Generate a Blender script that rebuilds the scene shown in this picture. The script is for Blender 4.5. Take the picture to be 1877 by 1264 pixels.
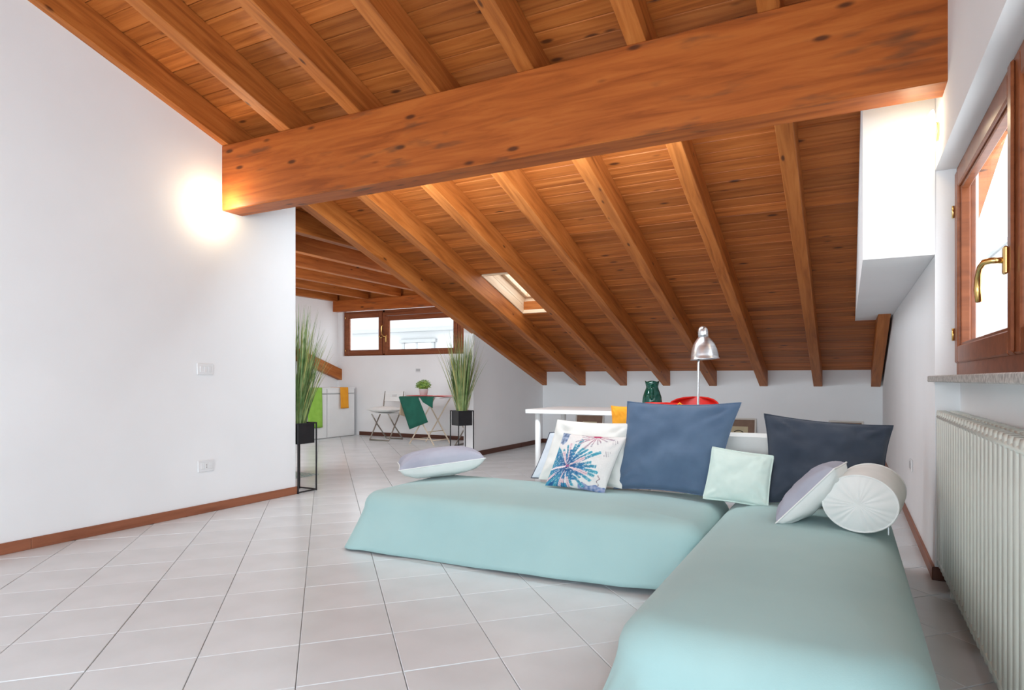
import bpy, bmesh, math, random
from mathutils import Vector, Matrix, noise
R = math.radians
PI = math.pi
random.seed(7)
for o in list(bpy.data.objects):
    bpy.data.objects.remove(o)
SC = bpy.context.scene
COL = SC.collection

# ------------------------------------------------------------------ camera
cam_d = bpy.data.cameras.new('camera')
cam = bpy.data.objects.new('camera', cam_d)
COL.objects.link(cam)
cam.location = (0, 0, 1.0)
cam.rotation_euler = (R(90), 0, 0.4645)
cam_d.sensor_fit = 'HORIZONTAL'
cam_d.sensor_width = 36
cam_d.lens = 36 * 1149.6 / 1877
cam_d.shift_x = -(977.75 - 938.5) / 1877
cam_d.shift_y = (695.2 - 632) / 1877
cam_d.clip_start = 0.05
SC.camera = cam

# ------------------------------------------------------------------ world, lights, exposure
world = bpy.data.worlds.new('overcast_sky')
SC.world = world
world.use_nodes = True
wn = world.node_tree.nodes
wbg = wn['Background']
wbg.inputs[0].default_value = (0.90, 0.96, 1.0, 1)
wbg.inputs[1].default_value = 2.45
SC.view_settings.view_transform = 'Standard'
SC.view_settings.look = 'None'
SC.view_settings.gamma = 1
SC.view_settings.use_curve_mapping = False
SC.view_settings.exposure = 0.58


def area(name, loc, rot, sx, sy, power, color=(1, 1, 1)):
    d = bpy.data.lights.new(name, 'AREA')
    d.shape = 'RECTANGLE'
    d.size = sx
    d.size_y = sy
    d.energy = power
    d.color = color
    o = bpy.data.objects.new(name, d)
    COL.objects.link(o)
    o.location = loc
    o.rotation_euler = rot
    return o


# daylight of the big windows behind the photographer
area('daylight_back_window', (-2.0, -3.35, 1.45), (R(84), 0, 0), 3.6, 2.1, 58, (0.75, 0.895, 1.0))
area('fill_beside_camera', (0.36, -1.1, 1.0), (0, R(70), R(-8)), 1.0, 2.0, 116, (0.75, 0.895, 1.0))  # added fill panel before the solid right wall, brightens left wall and floor
area('daylight_kitchen_window', (-6.1, 4.3, 1.6), (R(90), 0, R(38)), 1.6, 1.3, 36, (0.92, 0.96, 1.0))
area('fill_behind_beam', (-2.2, 3.60, 2.455), (R(54), 0, 0), 2.6, 0.20, 46, (0.82, 0.93, 1.0))  # added fill panel hidden by the beam, brightens the rear; no window here


# ------------------------------------------------------------------ materials
def lin(r, g, b):
    f = lambda c: (c / 255 / 12.92) if c / 255 <= 0.04045 else ((c / 255 + 0.055) / 1.055) ** 2.4
    return (f(r), f(g), f(b), 1)


class NT:
    def __init__(self, name):
        self.m = bpy.data.materials.new(name)
        self.m.use_nodes = True
        self.t = self.m.node_tree
        self.b = self.t.nodes['Principled BSDF']

    def n(self, typ, **kw):
        nd = self.t.nodes.new(typ)
        for k, v in kw.items():
            if k.startswith('i_'):
                k = k[2:]
                key = int(k) if k.isdigit() else k.replace('_', ' ')
                nd.inputs[key].default_value = v
            else:
                setattr(nd, k, v)
        return nd

    def l(self, a, b):
        self.t.links.new(a, b)

    def p(self, **kw):
        for k, v in kw.items():
            self.b.inputs[k.replace('_', ' ')].default_value = v


def noise_mat(name, c1, c2, scale=5, rough=0.6, bump=0.0, bscale=60, detail=4, stretch=None, metallic=0, rnd=0.0, spec=0.5, sheen=0.0):
    N = NT(name)
    tc = N.n('ShaderNodeTexCoord')
    src = tc.outputs['Object']
    if stretch:
        mp = N.n('ShaderNodeMapping')
        mp.inputs['Scale'].default_value = stretch
        N.l(src, mp.inputs['Vector'])
        src = mp.outputs[0]
    nz = N.n('ShaderNodeTexNoise', i_Scale=scale, i_Detail=detail)
    N.l(src, nz.inputs['Vector'])
    cr = N.n('ShaderNodeValToRGB')
    cr.color_ramp.elements[0].position = 0.35
    cr.color_ramp.elements[1].position = 0.65
    cr.color_ramp.elements[0].color = c1
    cr.color_ramp.elements[1].color = c2
    N.l(nz.outputs['Fac'], cr.inputs[0])
    out = cr.outputs[0]
    if rnd:
        oi = N.n('ShaderNodeObjectInfo')
        mr = N.n('ShaderNodeMapRange')
        mr.inputs['To Min'].default_value = 1 - rnd
        mr.inputs['To Max'].default_value = 1 + rnd
        N.l(oi.outputs['Random'], mr.inputs['Value'])
        hs = N.n('ShaderNodeHueSaturation')
        N.l(mr.outputs[0], hs.inputs['Value'])
        N.l(out, hs.inputs['Color'])
        out = hs.outputs[0]
    N.l(out, N.b.inputs['Base Color'])
    N.p(Roughness=rough, Metallic=metallic)
    N.b.inputs['Specular IOR Level'].default_value = spec
    if sheen:
        N.b.inputs['Sheen Weight'].default_value = sheen
    if bump:
        n2 = N.n('ShaderNodeTexNoise', i_Scale=bscale, i_Detail=3)
        N.l(src, n2.inputs['Vector'])
        bp = N.n('ShaderNodeBump', i_Strength=bump, i_Distance=0.004)
        N.l(n2.outputs['Fac'], bp.inputs['Height'])
        N.l(bp.outputs[0], N.b.inputs['Normal'])
    return N.m


def wood_mat(name, dark, mid, light, knots=0.12, gscale=(0.7, 9, 9), rough=0.5, rnd=0.12, knot_col=(0.05, 0.014, 0.006, 1), smudge=0.0):
    """stained spruce: the grain runs along the local x axis of the piece"""
    N = NT(name)
    tc = N.n('ShaderNodeTexCoord')
    oi = N.n('ShaderNodeObjectInfo')
    mul = N.n('ShaderNodeMath', operation='MULTIPLY', i_1=53.0)
    N.l(oi.outputs['Random'], mul.inputs[0])
    cmb = N.n('ShaderNodeCombineXYZ')
    N.l(mul.outputs[0], cmb.inputs[0])
    N.l(mul.outputs[0], cmb.inputs[1])
    add = N.n('ShaderNodeVectorMath', operation='ADD')
    N.l(tc.outputs['Object'], add.inputs[0])
    N.l(cmb.outputs[0], add.inputs[1])
    mp = N.n('ShaderNodeMapping')
    mp.inputs['Scale'].default_value = gscale
    N.l(add.outputs[0], mp.inputs['Vector'])
    nz = N.n('ShaderNodeTexNoise', i_Scale=2.2, i_Detail=7, i_Roughness=0.6, i_Distortion=0.7)
    N.l(mp.outputs[0], nz.inputs['Vector'])
    cr = N.n('ShaderNodeValToRGB')
    e = cr.color_ramp.elements
    e[0].position = 0.3
    e[0].color = dark
    e[1].position = 0.72
    e[1].color = light
    q = e.new(0.5)
    q.color = mid
    N.l(nz.outputs['Fac'], cr.inputs[0])
    # broad tone
    n2 = N.n('ShaderNodeTexNoise', i_Scale=0.9, i_Detail=2)
    N.l(mp.outputs[0], n2.inputs['Vector'])
    # knots
    m2 = N.n('ShaderNodeMapping')
    m2.inputs['Scale'].default_value = (2.6, 7.5, 7.5)
    N.l(add.outputs[0], m2.inputs['Vector'])
    vo = N.n('ShaderNodeTexVoronoi', i_Scale=1.0)
    N.l(m2.outputs[0], vo.inputs['Vector'])
    mr = N.n('ShaderNodeMapRange', interpolation_type='SMOOTHSTEP')
    mr.inputs['From Min'].default_value = knots * 0.35
    mr.inputs['From Max'].default_value = knots
    mr.inputs['To Min'].default_value = 0.85
    mr.inputs['To Max'].default_value = 0.0
    N.l(vo.outputs['Distance'], mr.inputs['Value'])
    mx = N.n('ShaderNodeMix', data_type='RGBA')
    N.l(mr.outputs[0], mx.inputs[0])
    N.l(cr.outputs[0], mx.inputs[6])
    mx.inputs[7].default_value = knot_col
    out = mx.outputs[2]
    if smudge:
        m3 = N.n('ShaderNodeMapping')
        m3.inputs['Scale'].default_value = (1.1, 5, 5)
        N.l(add.outputs[0], m3.inputs['Vector'])
        n3 = N.n('ShaderNodeTexNoise', i_Scale=2.4, i_Detail=3)
        N.l(m3.outputs[0], n3.inputs['Vector'])
        r3 = N.n('ShaderNodeMapRange', interpolation_type='SMOOTHSTEP')
        r3.inputs['From Min'].default_value = 0.58
        r3.inputs['From Max'].default_value = 0.74
        r3.inputs['To Max'].default_value = smudge
        N.l(n3.outputs['Fac'], r3.inputs['Value'])
        x3 = N.n('ShaderNodeMix', data_type='RGBA')
        N.l(r3.outputs[0], x3.inputs[0])
        N.l(out, x3.inputs[6])
        x3.inputs[7].default_value = (0.10, 0.045, 0.022, 1)
        out = x3.outputs[2]
    # piece-to-piece tone
    m4 = N.n('ShaderNodeMapRange')
    m4.inputs['To Min'].default_value = 1 - rnd
    m4.inputs['To Max'].default_value = 1 + rnd
    N.l(oi.outputs['Random'], m4.inputs['Value'])
    hs = N.n('ShaderNodeHueSaturation')
    N.l(m4.outputs[0], hs.inputs['Value'])
    N.l(out, hs.inputs['Color'])
    N.l(hs.outputs[0], N.b.inputs['Base Color'])
    N.p(Roughness=rough)
    N.b.inputs['Specular IOR Level'].default_value = 0.25
    bp = N.n('ShaderNodeBump', i_Strength=0.15, i_Distance=0.003)
    N.l(nz.outputs['Fac'], bp.inputs['Height'])
    N.l(bp.outputs[0], N.b.inputs['Normal'])
    return N.m


def plain(name, c, rough=0.5, metallic=0, spec=0.5):
    return noise_mat(name, c, tuple(min(1, x * 1.06) for x in c[:3]) + (1,), 7, rough, metallic=metallic, spec=spec)


def emit_mat(name, c, s):
    N = NT(name)
    N.p(Roughness=0.3)
    N.b.inputs['Base Color'].default_value = (0.9, 0.9, 0.88, 1)
    N.b.inputs['Emission Color'].default_value = c
    N.b.inputs['Emission Strength'].default_value = s
    return N.m


def glass_mat(name, tint=(1, 1, 1, 1)):
    """thin window pane: clear with a mirror sheen at grazing angles"""
    N = NT(name)
    out = N.t.nodes['Material Output']
    tr = N.n('ShaderNodeBsdfTransparent')
    tr.inputs[0].default_value = tint
    gl = N.n('ShaderNodeBsdfGlossy')
    gl.inputs['Roughness'].default_value = 0.02
    lw = N.n('ShaderNodeLayerWeight')
    pw = N.n('ShaderNodeMath', operation='POWER', i_1=5.0)
    N.l(lw.outputs['Facing'], pw.inputs[0])
    fr = N.n('ShaderNodeMath', operation='MULTIPLY_ADD', i_1=0.22, i_2=0.02)
    N.l(pw.outputs[0], fr.inputs[0])
    mx = N.n('ShaderNodeMixShader')
    N.l(fr.outputs[0], mx.inputs[0])
    N.l(tr.outputs[0], mx.inputs[1])
    N.l(gl.outputs[0], mx.inputs[2])
    N.l(mx.outputs[0], out.inputs[0])
    return N.m


M = {}
M['plaster'] = noise_mat('white_plaster', (0.83, 0.83, 0.835, 1), (0.86, 0.86, 0.865, 1), 1.6, 0.9, bump=0.08, bscale=90, spec=0.2)
M['plaster_fac'] = noise_mat('facade_render', (0.40, 0.41, 0.415, 1), (0.43, 0.44, 0.445, 1), 0.6, 0.9)
M['facade_trim'] = plain('facade_trim', (0.27, 0.28, 0.285, 1), 0.8)
M['facade_win'] = plain('facade_window', (0.5, 0.52, 0.53, 1), 0.4)
WD = (0.255, 0.070, 0.0135, 1)
WM = (0.42, 0.128, 0.026, 1)
WL = (0.53, 0.185, 0.046, 1)
M['rafter'] = wood_mat('stained_rafter_wood', WD, WM, WL, 0.11, rnd=0.10)
M['beam'] = wood_mat('stained_beam_wood', (0.25, 0.058, 0.010, 1), (0.39, 0.098, 0.017, 1), (0.48, 0.138, 0.027, 1), 0.15, rnd=0.02, smudge=0.7)
M['board'] = wood_mat('stained_board_wood', (0.25, 0.066, 0.0125, 1), (0.42, 0.122, 0.024, 1), (0.54, 0.18, 0.042, 1), 0.16, gscale=(0.55, 12, 12), rnd=0.22)
M['winwood'] = wood_mat('window_frame_wood', (0.17, 0.048, 0.018, 1), (0.235, 0.07, 0.026, 1), (0.29, 0.092, 0.036, 1), 0.03, rough=0.32, rnd=0.02)
M['pine'] = wood_mat('pale_pine', (0.62, 0.42, 0.26, 1), (0.74, 0.54, 0.36, 1), (0.80, 0.62, 0.44, 1), 0.1, rough=0.35, rnd=0.05)
M['skirt'] = wood_mat('skirting_wood', (0.22, 0.075, 0.038, 1), (0.29, 0.105, 0.055, 1), (0.335, 0.125, 0.066, 1), 0.03, rough=0.4, rnd=0.06)
M['skirtdark'] = wood_mat('dark_skirting_wood', (0.075, 0.028, 0.018, 1), (0.105, 0.04, 0.026, 1), (0.13, 0.05, 0.033, 1), 0.03, rough=0.4, rnd=0.06)
M['tile'] = noise_mat('glazed_floor_tile', (0.665, 0.70, 0.715, 1), (0.725, 0.76, 0.78, 1), 3.2, 0.26, bump=0.03, bscale=14, rnd=0.025, spec=0.45)
M['grout'] = noise_mat('grey_grout', (0.43, 0.43, 0.43, 1), (0.5, 0.5, 0.5, 1), 30, 0.9)
M['seafoam'] = noise_mat('seafoam_cotton', (0.335, 0.50, 0.495, 1), (0.365, 0.53, 0.52, 1), 2.5, 0.85, bump=0.05, bscale=260, spec=0.2, sheen=0.15)
M['mint'] = noise_mat('mint_cotton', (0.60, 0.71, 0.65, 1), (0.65, 0.755, 0.69, 1), 8, 0.9, bump=0.1, bscale=240, spec=0.2)
M['navy'] = noise_mat('slate_blue_cotton', (0.082, 0.128, 0.205, 1), (0.105, 0.158, 0.24, 1), 5, 0.9, bump=0.1, bscale=300, spec=0.15, sheen=0.2)
M['charcoal'] = noise_mat('charcoal_blue_cotton', (0.036, 0.046, 0.066, 1), (0.05, 0.061, 0.083, 1), 5, 0.9, bump=0.1, bscale=300, spec=0.15, sheen=0.2)
M['lilacgrey'] = noise_mat('lilac_grey_cotton', (0.34, 0.345, 0.41, 1), (0.40, 0.405, 0.47, 1), 6, 0.9, bump=0.1, bscale=260, spec=0.15)
M['offwhite'] = noise_mat('off_white_cotton', (0.73, 0.735, 0.71, 1), (0.79, 0.79, 0.765, 1), 6, 0.9, bump=0.1, bscale=260, spec=0.15)
M['cream'] = noise_mat('cream_cotton', (0.73, 0.72, 0.68, 1), (0.79, 0.775, 0.735, 1), 6, 0.9, bump=0.1, bscale=260, spec=0.15)
M['paleblue'] = noise_mat('pale_blue_cotton', (0.60, 0.645, 0.70, 1), (0.66, 0.70, 0.75, 1), 6, 0.9, bump=0.1, bscale=260, spec=0.15)
M['stripe'] = plain('dark_stripe_cotton', (0.06, 0.065, 0.09, 1), 0.9)
M['radiator'] = noise_mat('radiator_enamel', (0.64, 0.665, 0.60, 1), (0.67, 0.69, 0.625, 1), 3, 0.28, spec=0.5)
M['granite'] = noise_mat('speckled_granite', (0.30, 0.29, 0.27, 1), (0.66, 0.64, 0.60, 1), 70, 0.35, detail=6)
M['white'] = noise_mat('white_lacquer', (0.78, 0.78, 0.77, 1), (0.81, 0.81, 0.80, 1), 4, 0.35)
M['plastic'] = noise_mat('white_plastic', (0.76, 0.765, 0.77, 1), (0.8, 0.8, 0.805, 1), 8, 0.35)
M['greyplastic'] = plain('grey_plastic', (0.45, 0.455, 0.46, 1), 0.4)
M['black'] = noise_mat('black_metal', (0.010, 0.010, 0.012, 1), (0.016, 0.016, 0.019, 1), 9, 0.42)
M['steel'] = noise_mat('dull_steel', (0.30, 0.27, 0.23, 1), (0.36, 0.33, 0.29, 1), 9, 0.35, metallic=0.9)
M['alu'] = noise_mat('brushed_aluminium', (0.56, 0.57, 0.59, 1), (0.7, 0.71, 0.73, 1), 3, 0.30, stretch=(1, 1, 40), metallic=0.95)
M['brass'] = noise_mat('polished_brass', (0.72, 0.46, 0.15, 1), (0.82, 0.56, 0.22, 1), 5, 0.22, metallic=1.0)
M['red'] = noise_mat('red_plastic', (0.72, 0.018, 0.012, 1), (0.76, 0.024, 0.016, 1), 4, 0.3)
M['redin'] = plain('red_cloth', (0.5, 0.016, 0.02, 1), 0.6)
M['orange'] = noise_mat('orange_cotton', (0.78, 0.30, 0.012, 1), (0.84, 0.36, 0.02, 1), 8, 0.85, bump=0.1, bscale=240)
M['lime'] = noise_mat('lime_green_cotton', (0.25, 0.50, 0.055, 1), (0.31, 0.57, 0.08, 1), 8, 0.85, bump=0.1, bscale=240)
M['bottle'] = noise_mat('dark_green_cotton', (0.006, 0.10, 0.066, 1), (0.01, 0.125, 0.083, 1), 8, 0.85, bump=0.1, bscale=240)
M['beige'] = noise_mat('beige_cotton', (0.60, 0.45, 0.30, 1), (0.66, 0.5, 0.34, 1), 8, 0.85, bump=0.1, bscale=240)
M['coral'] = plain('coral_red_felt', (0.72, 0.10, 0.10, 1), 0.8)
M['birch'] = wood_mat('pale_birch', (0.66, 0.54, 0.40, 1), (0.74, 0.62, 0.48, 1), (0.79, 0.68, 0.54, 1), 0.03, rough=0.5)
M['grass1'] = noise_mat('grass_blade', (0.075, 0.155, 0.035, 1), (0.30, 0.385, 0.15, 1), 9, 0.5)
M['grass2'] = noise_mat('grass_blade_straw', (0.34, 0.33, 0.08, 1), (0.50, 0.46, 0.2, 1), 6, 0.5)
M['box1'] = noise_mat('boxwood_leaf', (0.07, 0.17, 0.02, 1), (0.30, 0.45, 0.08, 1), 30, 0.5)
M['soil'] = plain('dark_soil', (0.03, 0.022, 0.015, 1), 0.95)
M['brownpaint'] = noise_mat('brown_passepartout', (0.20, 0.115, 0.075, 1), (0.235, 0.14, 0.095, 1), 9, 0.7)
M['paper'] = plain('cream_paper', (0.55, 0.46, 0.30, 1), 0.8)
M['ink'] = plain('dark_ink', (0.05, 0.045, 0.035, 1), 0.8)
M['framewhite'] = plain('pale_frame_wood', (0.62, 0.58, 0.53, 1), 0.5)
M['lampglass'] = emit_mat('lit_frosted_glass', (1.0, 0.86, 0.62, 1), 8.0)
M['lampglass2'] = emit_mat('dim_frosted_glass', (1.0, 0.86, 0.62, 1), 2.5)
M['pane'] = glass_mat('clear_glass')
M['rugmat'] = noise_mat('teal_speckled_mat', (0.16, 0.34, 0.32, 1), (0.58, 0.66, 0.63, 1), 45, 0.8, detail=2)

N = NT('green_glass')
N.b.inputs['Base Color'].default_value = (0.02, 0.32, 0.2, 1)
nz = N.n('ShaderNodeTexNoise', i_Scale=9.0)
cr = N.n('ShaderNodeValToRGB')
cr.color_ramp.elements[0].color = (0.003, 0.085, 0.055, 1)
cr.color_ramp.elements[1].color = (0.008, 0.2, 0.14, 1)
N.l(nz.outputs['Fac'], cr.inputs[0])
N.l(cr.outputs[0], N.b.inputs['Base Color'])
N.p(Roughness=0.05)
N.b.inputs['Transmission Weight'].default_value = 0.7
M['gglass'] = N.m


# palm print: colours painted per vertex on the flat print
N = NT('printed_cotton')
at = N.n('ShaderNodeVertexColor', layer_name='print')
nz = N.n('ShaderNodeTexNoise', i_Scale=60.0)
mr = N.n('ShaderNodeMapRange')
mr.inputs['To Min'].default_value = 0.9
mr.inputs['To Max'].default_value = 1.1
N.l(nz.outputs['Fac'], mr.inputs['Value'])
hs = N.n('ShaderNodeHueSaturation')
N.l(mr.outputs[0], hs.inputs['Value'])
N.l(at.outputs[0], hs.inputs['Color'])
N.l(hs.outputs[0], N.b.inputs['Base Color'])
N.p(Roughness=0.9)
M['print'] = N.m


# ------------------------------------------------------------------ mesh helpers
class MB:
    def __init__(self):
        self.v = []
        self.f = []
        self.mi = []
        self.sm = []

    def add(self, vs, fs, smooth=False, mi=0):
        o = len(self.v)
        self.v += [tuple(x) for x in vs]
        for f in fs:
            self.f.append([o + i for i in f])
            self.mi.append(mi)
            self.sm.append(smooth)

    def box(self, x0, x1, y0, y1, z0, z1, mat=None, b=0.0, mi=0):
        """box with chamfered edges when b > 0"""
        if x1 < x0: x0, x1 = x1, x0
        if y1 < y0: y0, y1 = y1, y0
        if z1 < z0: z0, z1 = z1, z0
        b = min(b, (x1 - x0) * .45, (y1 - y0) * .45, (z1 - z0) * .45)
        if b <= 0:
            vs = [(x, y, z) for x in (x0, x1) for y in (y0, y1) for z in (z0, z1)]
            fs = [(0, 1, 3, 2), (4, 6, 7, 5), (0, 4, 5, 1), (2, 3, 7, 6), (0, 2, 6, 4), (1, 5, 7, 3)]
        else:
            bm = bmesh.new()
            bmesh.ops.create_cube(bm, size=1)
            for v in bm.verts:
                v.co = ((x0 + x1) / 2 + v.co.x * (x1 - x0), (y0 + y1) / 2 + v.co.y * (y1 - y0), (z0 + z1) / 2 + v.co.z * (z1 - z0))
            bmesh.ops.bevel(bm, geom=list(bm.edges), offset=b, segments=1, affect='EDGES')
            bm.verts.index_update()
            vs = [tuple(v.co) for v in bm.verts]
            fs = [[v.index for v in f.verts] for f in bm.faces]
            bm.free()
        if mat is not None:
            vs = [tuple(mat @ Vector(v)) for v in vs]
        self.add(vs, fs, False, mi)
        return self

    def tube(self, pts, r, n=8, closed=False, mi=0, sq=False, caps=True):
        """tube along a polyline; r a number or one per point"""
        pts = [Vector(p) for p in pts]
        m = len(pts)
        rs = r if isinstance(r, (list, tuple)) else [r] * m
        rings = []
        up = None
        for i in range(m):
            a = pts[i - 1] if (i > 0 or closed) else pts[0]
            c = pts[(i + 1) % m] if (i < m - 1 or closed) else pts[m - 1]
            t = (c - a).normalized()
            if up is None:
                up = Vector((0, 0, 1)) if abs(t.z) < 0.9 else Vector((0, 1, 0))
            s = t.cross(up)
            if s.length < 1e-4:
                s = t.cross(Vector((1, 0, 0)))
            s.normalize()
            u = s.cross(t).normalized()
            up = u
            ring = []
            for k in range(n):
                an = 2 * PI * (k + (0.5 if sq else 0)) / n
                ring.append(pts[i] + (s * math.cos(an) + u * math.sin(an)) * rs[i])
            rings.append(ring)
        vs = [p for rg in rings for p in rg]
        fs = []
        for i in range(m if closed else m - 1):
            for k in range(n):
                a, b2 = i * n + k, i * n + (k + 1) % n
                c, d = ((i + 1) % m) * n + (k + 1) % n, ((i + 1) % m) * n + k
                fs.append((a, b2, c, d))
        if caps and not closed:
            fs.append(list(range(n))[::-1])
            fs.append([(m - 1) * n + k for k in range(n)])
        self.add(vs, fs, not sq, mi)
        return self

    def lathe(self, prof, n=32, mat=None, mi=0, squash=(1, 1), capb=True, capt=True):
        vs, fs = [], []
        for r, z in prof:
            for k in range(n):
                a = 2 * PI * k / n
                vs.append((r * math.cos(a) * squash[0], r * math.sin(a) * squash[1], z))
        m = len(prof)
        for i in range(m - 1):
            for k in range(n):
                fs.append((i * n + k, i * n + (k + 1) % n, (i + 1) * n + (k + 1) % n, (i + 1) * n + k))
        if capb: fs.append(list(range(n))[::-1])
        if capt: fs.append([(m - 1) * n + k for k in range(n)])
        if mat is not None:
            vs = [tuple(mat @ Vector(v)) for v in vs]
        self.add(vs, fs, True, mi)
        return self

    def prism(self, poly, axis, a, b2, mi=0):
        """polygon (2-D points) extruded from a to b2 along axis 0/1/2"""
        def pt(p, t):
            q = list(p)
            q.insert(axis, t)
            return tuple(q)
        n = len(poly)
        vs = [pt(p, a) for p in poly] + [pt(p, b2) for p in poly]
        fs = [list(range(n))[::-1], [n + i for i in range(n)]]
        for i in range(n):
            fs.append((i, (i + 1) % n, n + (i + 1) % n, n + i))
        self.add(vs, fs, False, mi)
        return self

    def build(self, name, mat, parent=None, loc=None, rot=None, autosmooth=None):
        me = bpy.data.meshes.new(name)
        me.from_pydata(self.v, [], self.f)
        mats = mat if isinstance(mat, (list, tuple)) else [mat]
        for m in mats:
            me.materials.append(M[m] if isinstance(m, str) else m)
        me.polygons.foreach_set('material_index', self.mi)
        me.polygons.foreach_set('use_smooth', self.sm)
        bm = bmesh.new()
        bm.from_mesh(me)
        bmesh.ops.recalc_face_normals(bm, faces=bm.faces)
        bm.to_mesh(me)
        bm.free()
        me.update()
        return link(name, me, parent, loc, rot)


def link(name, me, parent=None, loc=None, rot=None):
    o = bpy.data.objects.new(name, me)
    COL.objects.link(o)
    if parent is not None:
        o.parent = parent
    if loc is not None:
        o.location = loc
    if rot is not None:
        o.rotation_euler = rot
    return o


def empty(name, loc=(0, 0, 0), rz=0):
    o = bpy.data.objects.new(name, None)
    o.empty_display_size = 0.1
    COL.objects.link(o)
    o.location = loc
    o.rotation_euler = (0, 0, rz)
    return o


def tag(o, label, cat, group=None, kind=None):
    o['label'] = label
    o['category'] = cat
    if group: o['group'] = group
    if kind: o['kind'] = kind
    return o


def struct(o, label, cat):
    o['kind'] = 'structure'
    o['label'] = label
    o['category'] = cat
    return o


# ------------------------------------------------------------------ room dimensions
XL, XR = -4.316, 0.39
YK = 8.965                 # knee wall
YW = 8.72                  # alcove window wall
YE = 3.97                  # end of the near left wall
XA = -8.40                 # alcove outer wall
XP = -4.325                # partition face
SL = 0.332
zr = lambda y: 2.805 - SL * (y - 3.25)          # rafter undersides
zb = lambda y: zr(y) + 0.215                    # board undersides
YRIDGE = -0.5
YB = -3.5
ANG = math.atan(SL)

# ------------------------------------------------------------------ walls
w = MB()
prof = [(YB, 0), (YE, 0), (YE, zb(YE) + .2), (YRIDGE, zb(YRIDGE) + .2), (YB, zb(YRIDGE) + .2 - SL * 3.0)]
w.prism(prof, 0, XL - 0.13, XL)
wl = struct(w.build('wall_left', 'plaster'), 'white plaster wall running under the sloping rafters to the doorless opening', 'wall')

w = MB()
NY0, NY1 = 1.25, 3.70      # window niche
w.prism([(NY1, 0), (YK + .2, 0), (YK + .2, zb(YK) + .2), (NY1, zb(NY1) + .2)], 0, XR, XR + .18)
w.prism([(NY0, 2.04), (NY1, 2.04), (NY1, zb(NY1) + .2), (NY0, zb(NY0) + .2)], 0, XR, XR + .18)
w.prism([(YB, 0), (NY0, 0), (NY0, zb(NY0) + .2), (YRIDGE, zb(YRIDGE) + .2), (YB, zb(YRIDGE) + .2 - SL * 3)], 0, XR, XR + .18)
w.box(XR + .105, XR + .18, NY0, NY1, 0, 0.988)
wr = struct(w.build('wall_right', 'plaster'), 'white plaster wall with a shallow window and radiator niche', 'wall')

w = MB()
w.box(XP - .15, XR + .4, YK, YK + .18, 0, zb(YK) + .1)
struct(w.build('wall_back', 'plaster'), 'low white knee wall under the lowest rafter ends', 'wall')

w = MB()                    # alcove window wall with the opening
w.box(XA - .2, XP - .145, YW, YW + .25, 0, 1.425)
w.box(XA - .2, -8.285, YW, YW + .25, 1.425, 2.70)
w.box(-8.285, XP - .145, YW + .0, YW + .25, 2.25, 2.70)
w.box(XP - .26, XP - .145, YW, YW + .25, 1.425, 2.25)
struct(w.build('wall_alcove', 'plaster'), 'white kitchen alcove wall below and around the wide low window', 'wall')

w = MB()                    # partition between alcove and bed corner
w.prism([(6.90, 0), (YK + .1, 0), (YK + .1, zb(YK)), (6.90, zb(6.90))], 0, XP - .148, XP)
struct(w.build('wall_partition', 'plaster'), 'white partition wall rising to the slope of the outermost rafter', 'wall')

w = MB()                    # alcove cheek wall
w.box(XA - .2, XA, 3.2, YW + .2, 0, 2.9)
struct(w.build('wall_cheek', 'plaster'), 'white cheek wall of the kitchen alcove behind the cabinets', 'wall')
w = MB()
w.box(XA - .2, XL - .128, 3.2, 3.32, 0, 2.9)
struct(w.build('wall_kitchen', 'plaster'), 'white kitchen wall hidden behind the near left wall', 'wall')

w = MB()                    # wall behind the camera with a wide window opening
BX0, BX1, BZ0, BZ1 = -3.9, -0.1, .35, 2.55
w.box(XL - .1, BX0, YB - .2, YB, 0, 3.6)
w.box(BX1, XR + .4, YB - .2, YB, 0, 3.6)
w.box(BX0, BX1, YB - .2, YB, 0, BZ0)
w.box(BX0, BX1, YB - .2, YB, BZ1, 3.6)
struct(w.build('wall_front', 'plaster'), 'white wall with the wide garden window behind the photographer', 'wall')

# boxed-in duct hanging in the corner over the window
w = MB()
DX0 = 0.07
DZ = 1.622
yb_end = 3.25 + (2.805 + .215 - DZ) / SL + .05
w.prism([(NY1 - .012, DZ), (yb_end, DZ), (NY1 - .012, zb(NY1) + .02)], 0, DX0, XR - .001)
struct(w.build('trim_1', 'plaster'), 'white boxed-in duct hanging from the rafters in the corner by the window', 'duct box')

# ------------------------------------------------------------------ floor and tiles
w = MB()
w.box(XA - .2, XR + .45, YB - .2, YK + .2, -0.12, -0.008)
fl = struct(w.build('floor', 'grout'), 'pale glazed tile floor laid diagonally with grey joints', 'floor')
TP = 0.345
th = 0.4645
Fv = Vector((-math.sin(th), math.cos(th)))
Rv = Vector((math.cos(th), math.sin(th)))
G0 = Rv * -0.7737 + Fv * 2.0395
da = Vector((math.cos(R(45)), math.sin(R(45))))
db = Vector((-da.y, da.x))


def proj(p):
    d = Vector(p) - Vector((0, 0, 1))
    z = d.x * Fv.x + d.y * Fv.y
    if z < .1: return None
    return (977.75 + 1149.6 * (d.x * Rv.x + d.y * Rv.y) / z, 695.2 - 1149.6 * d.z / z, z)


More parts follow.
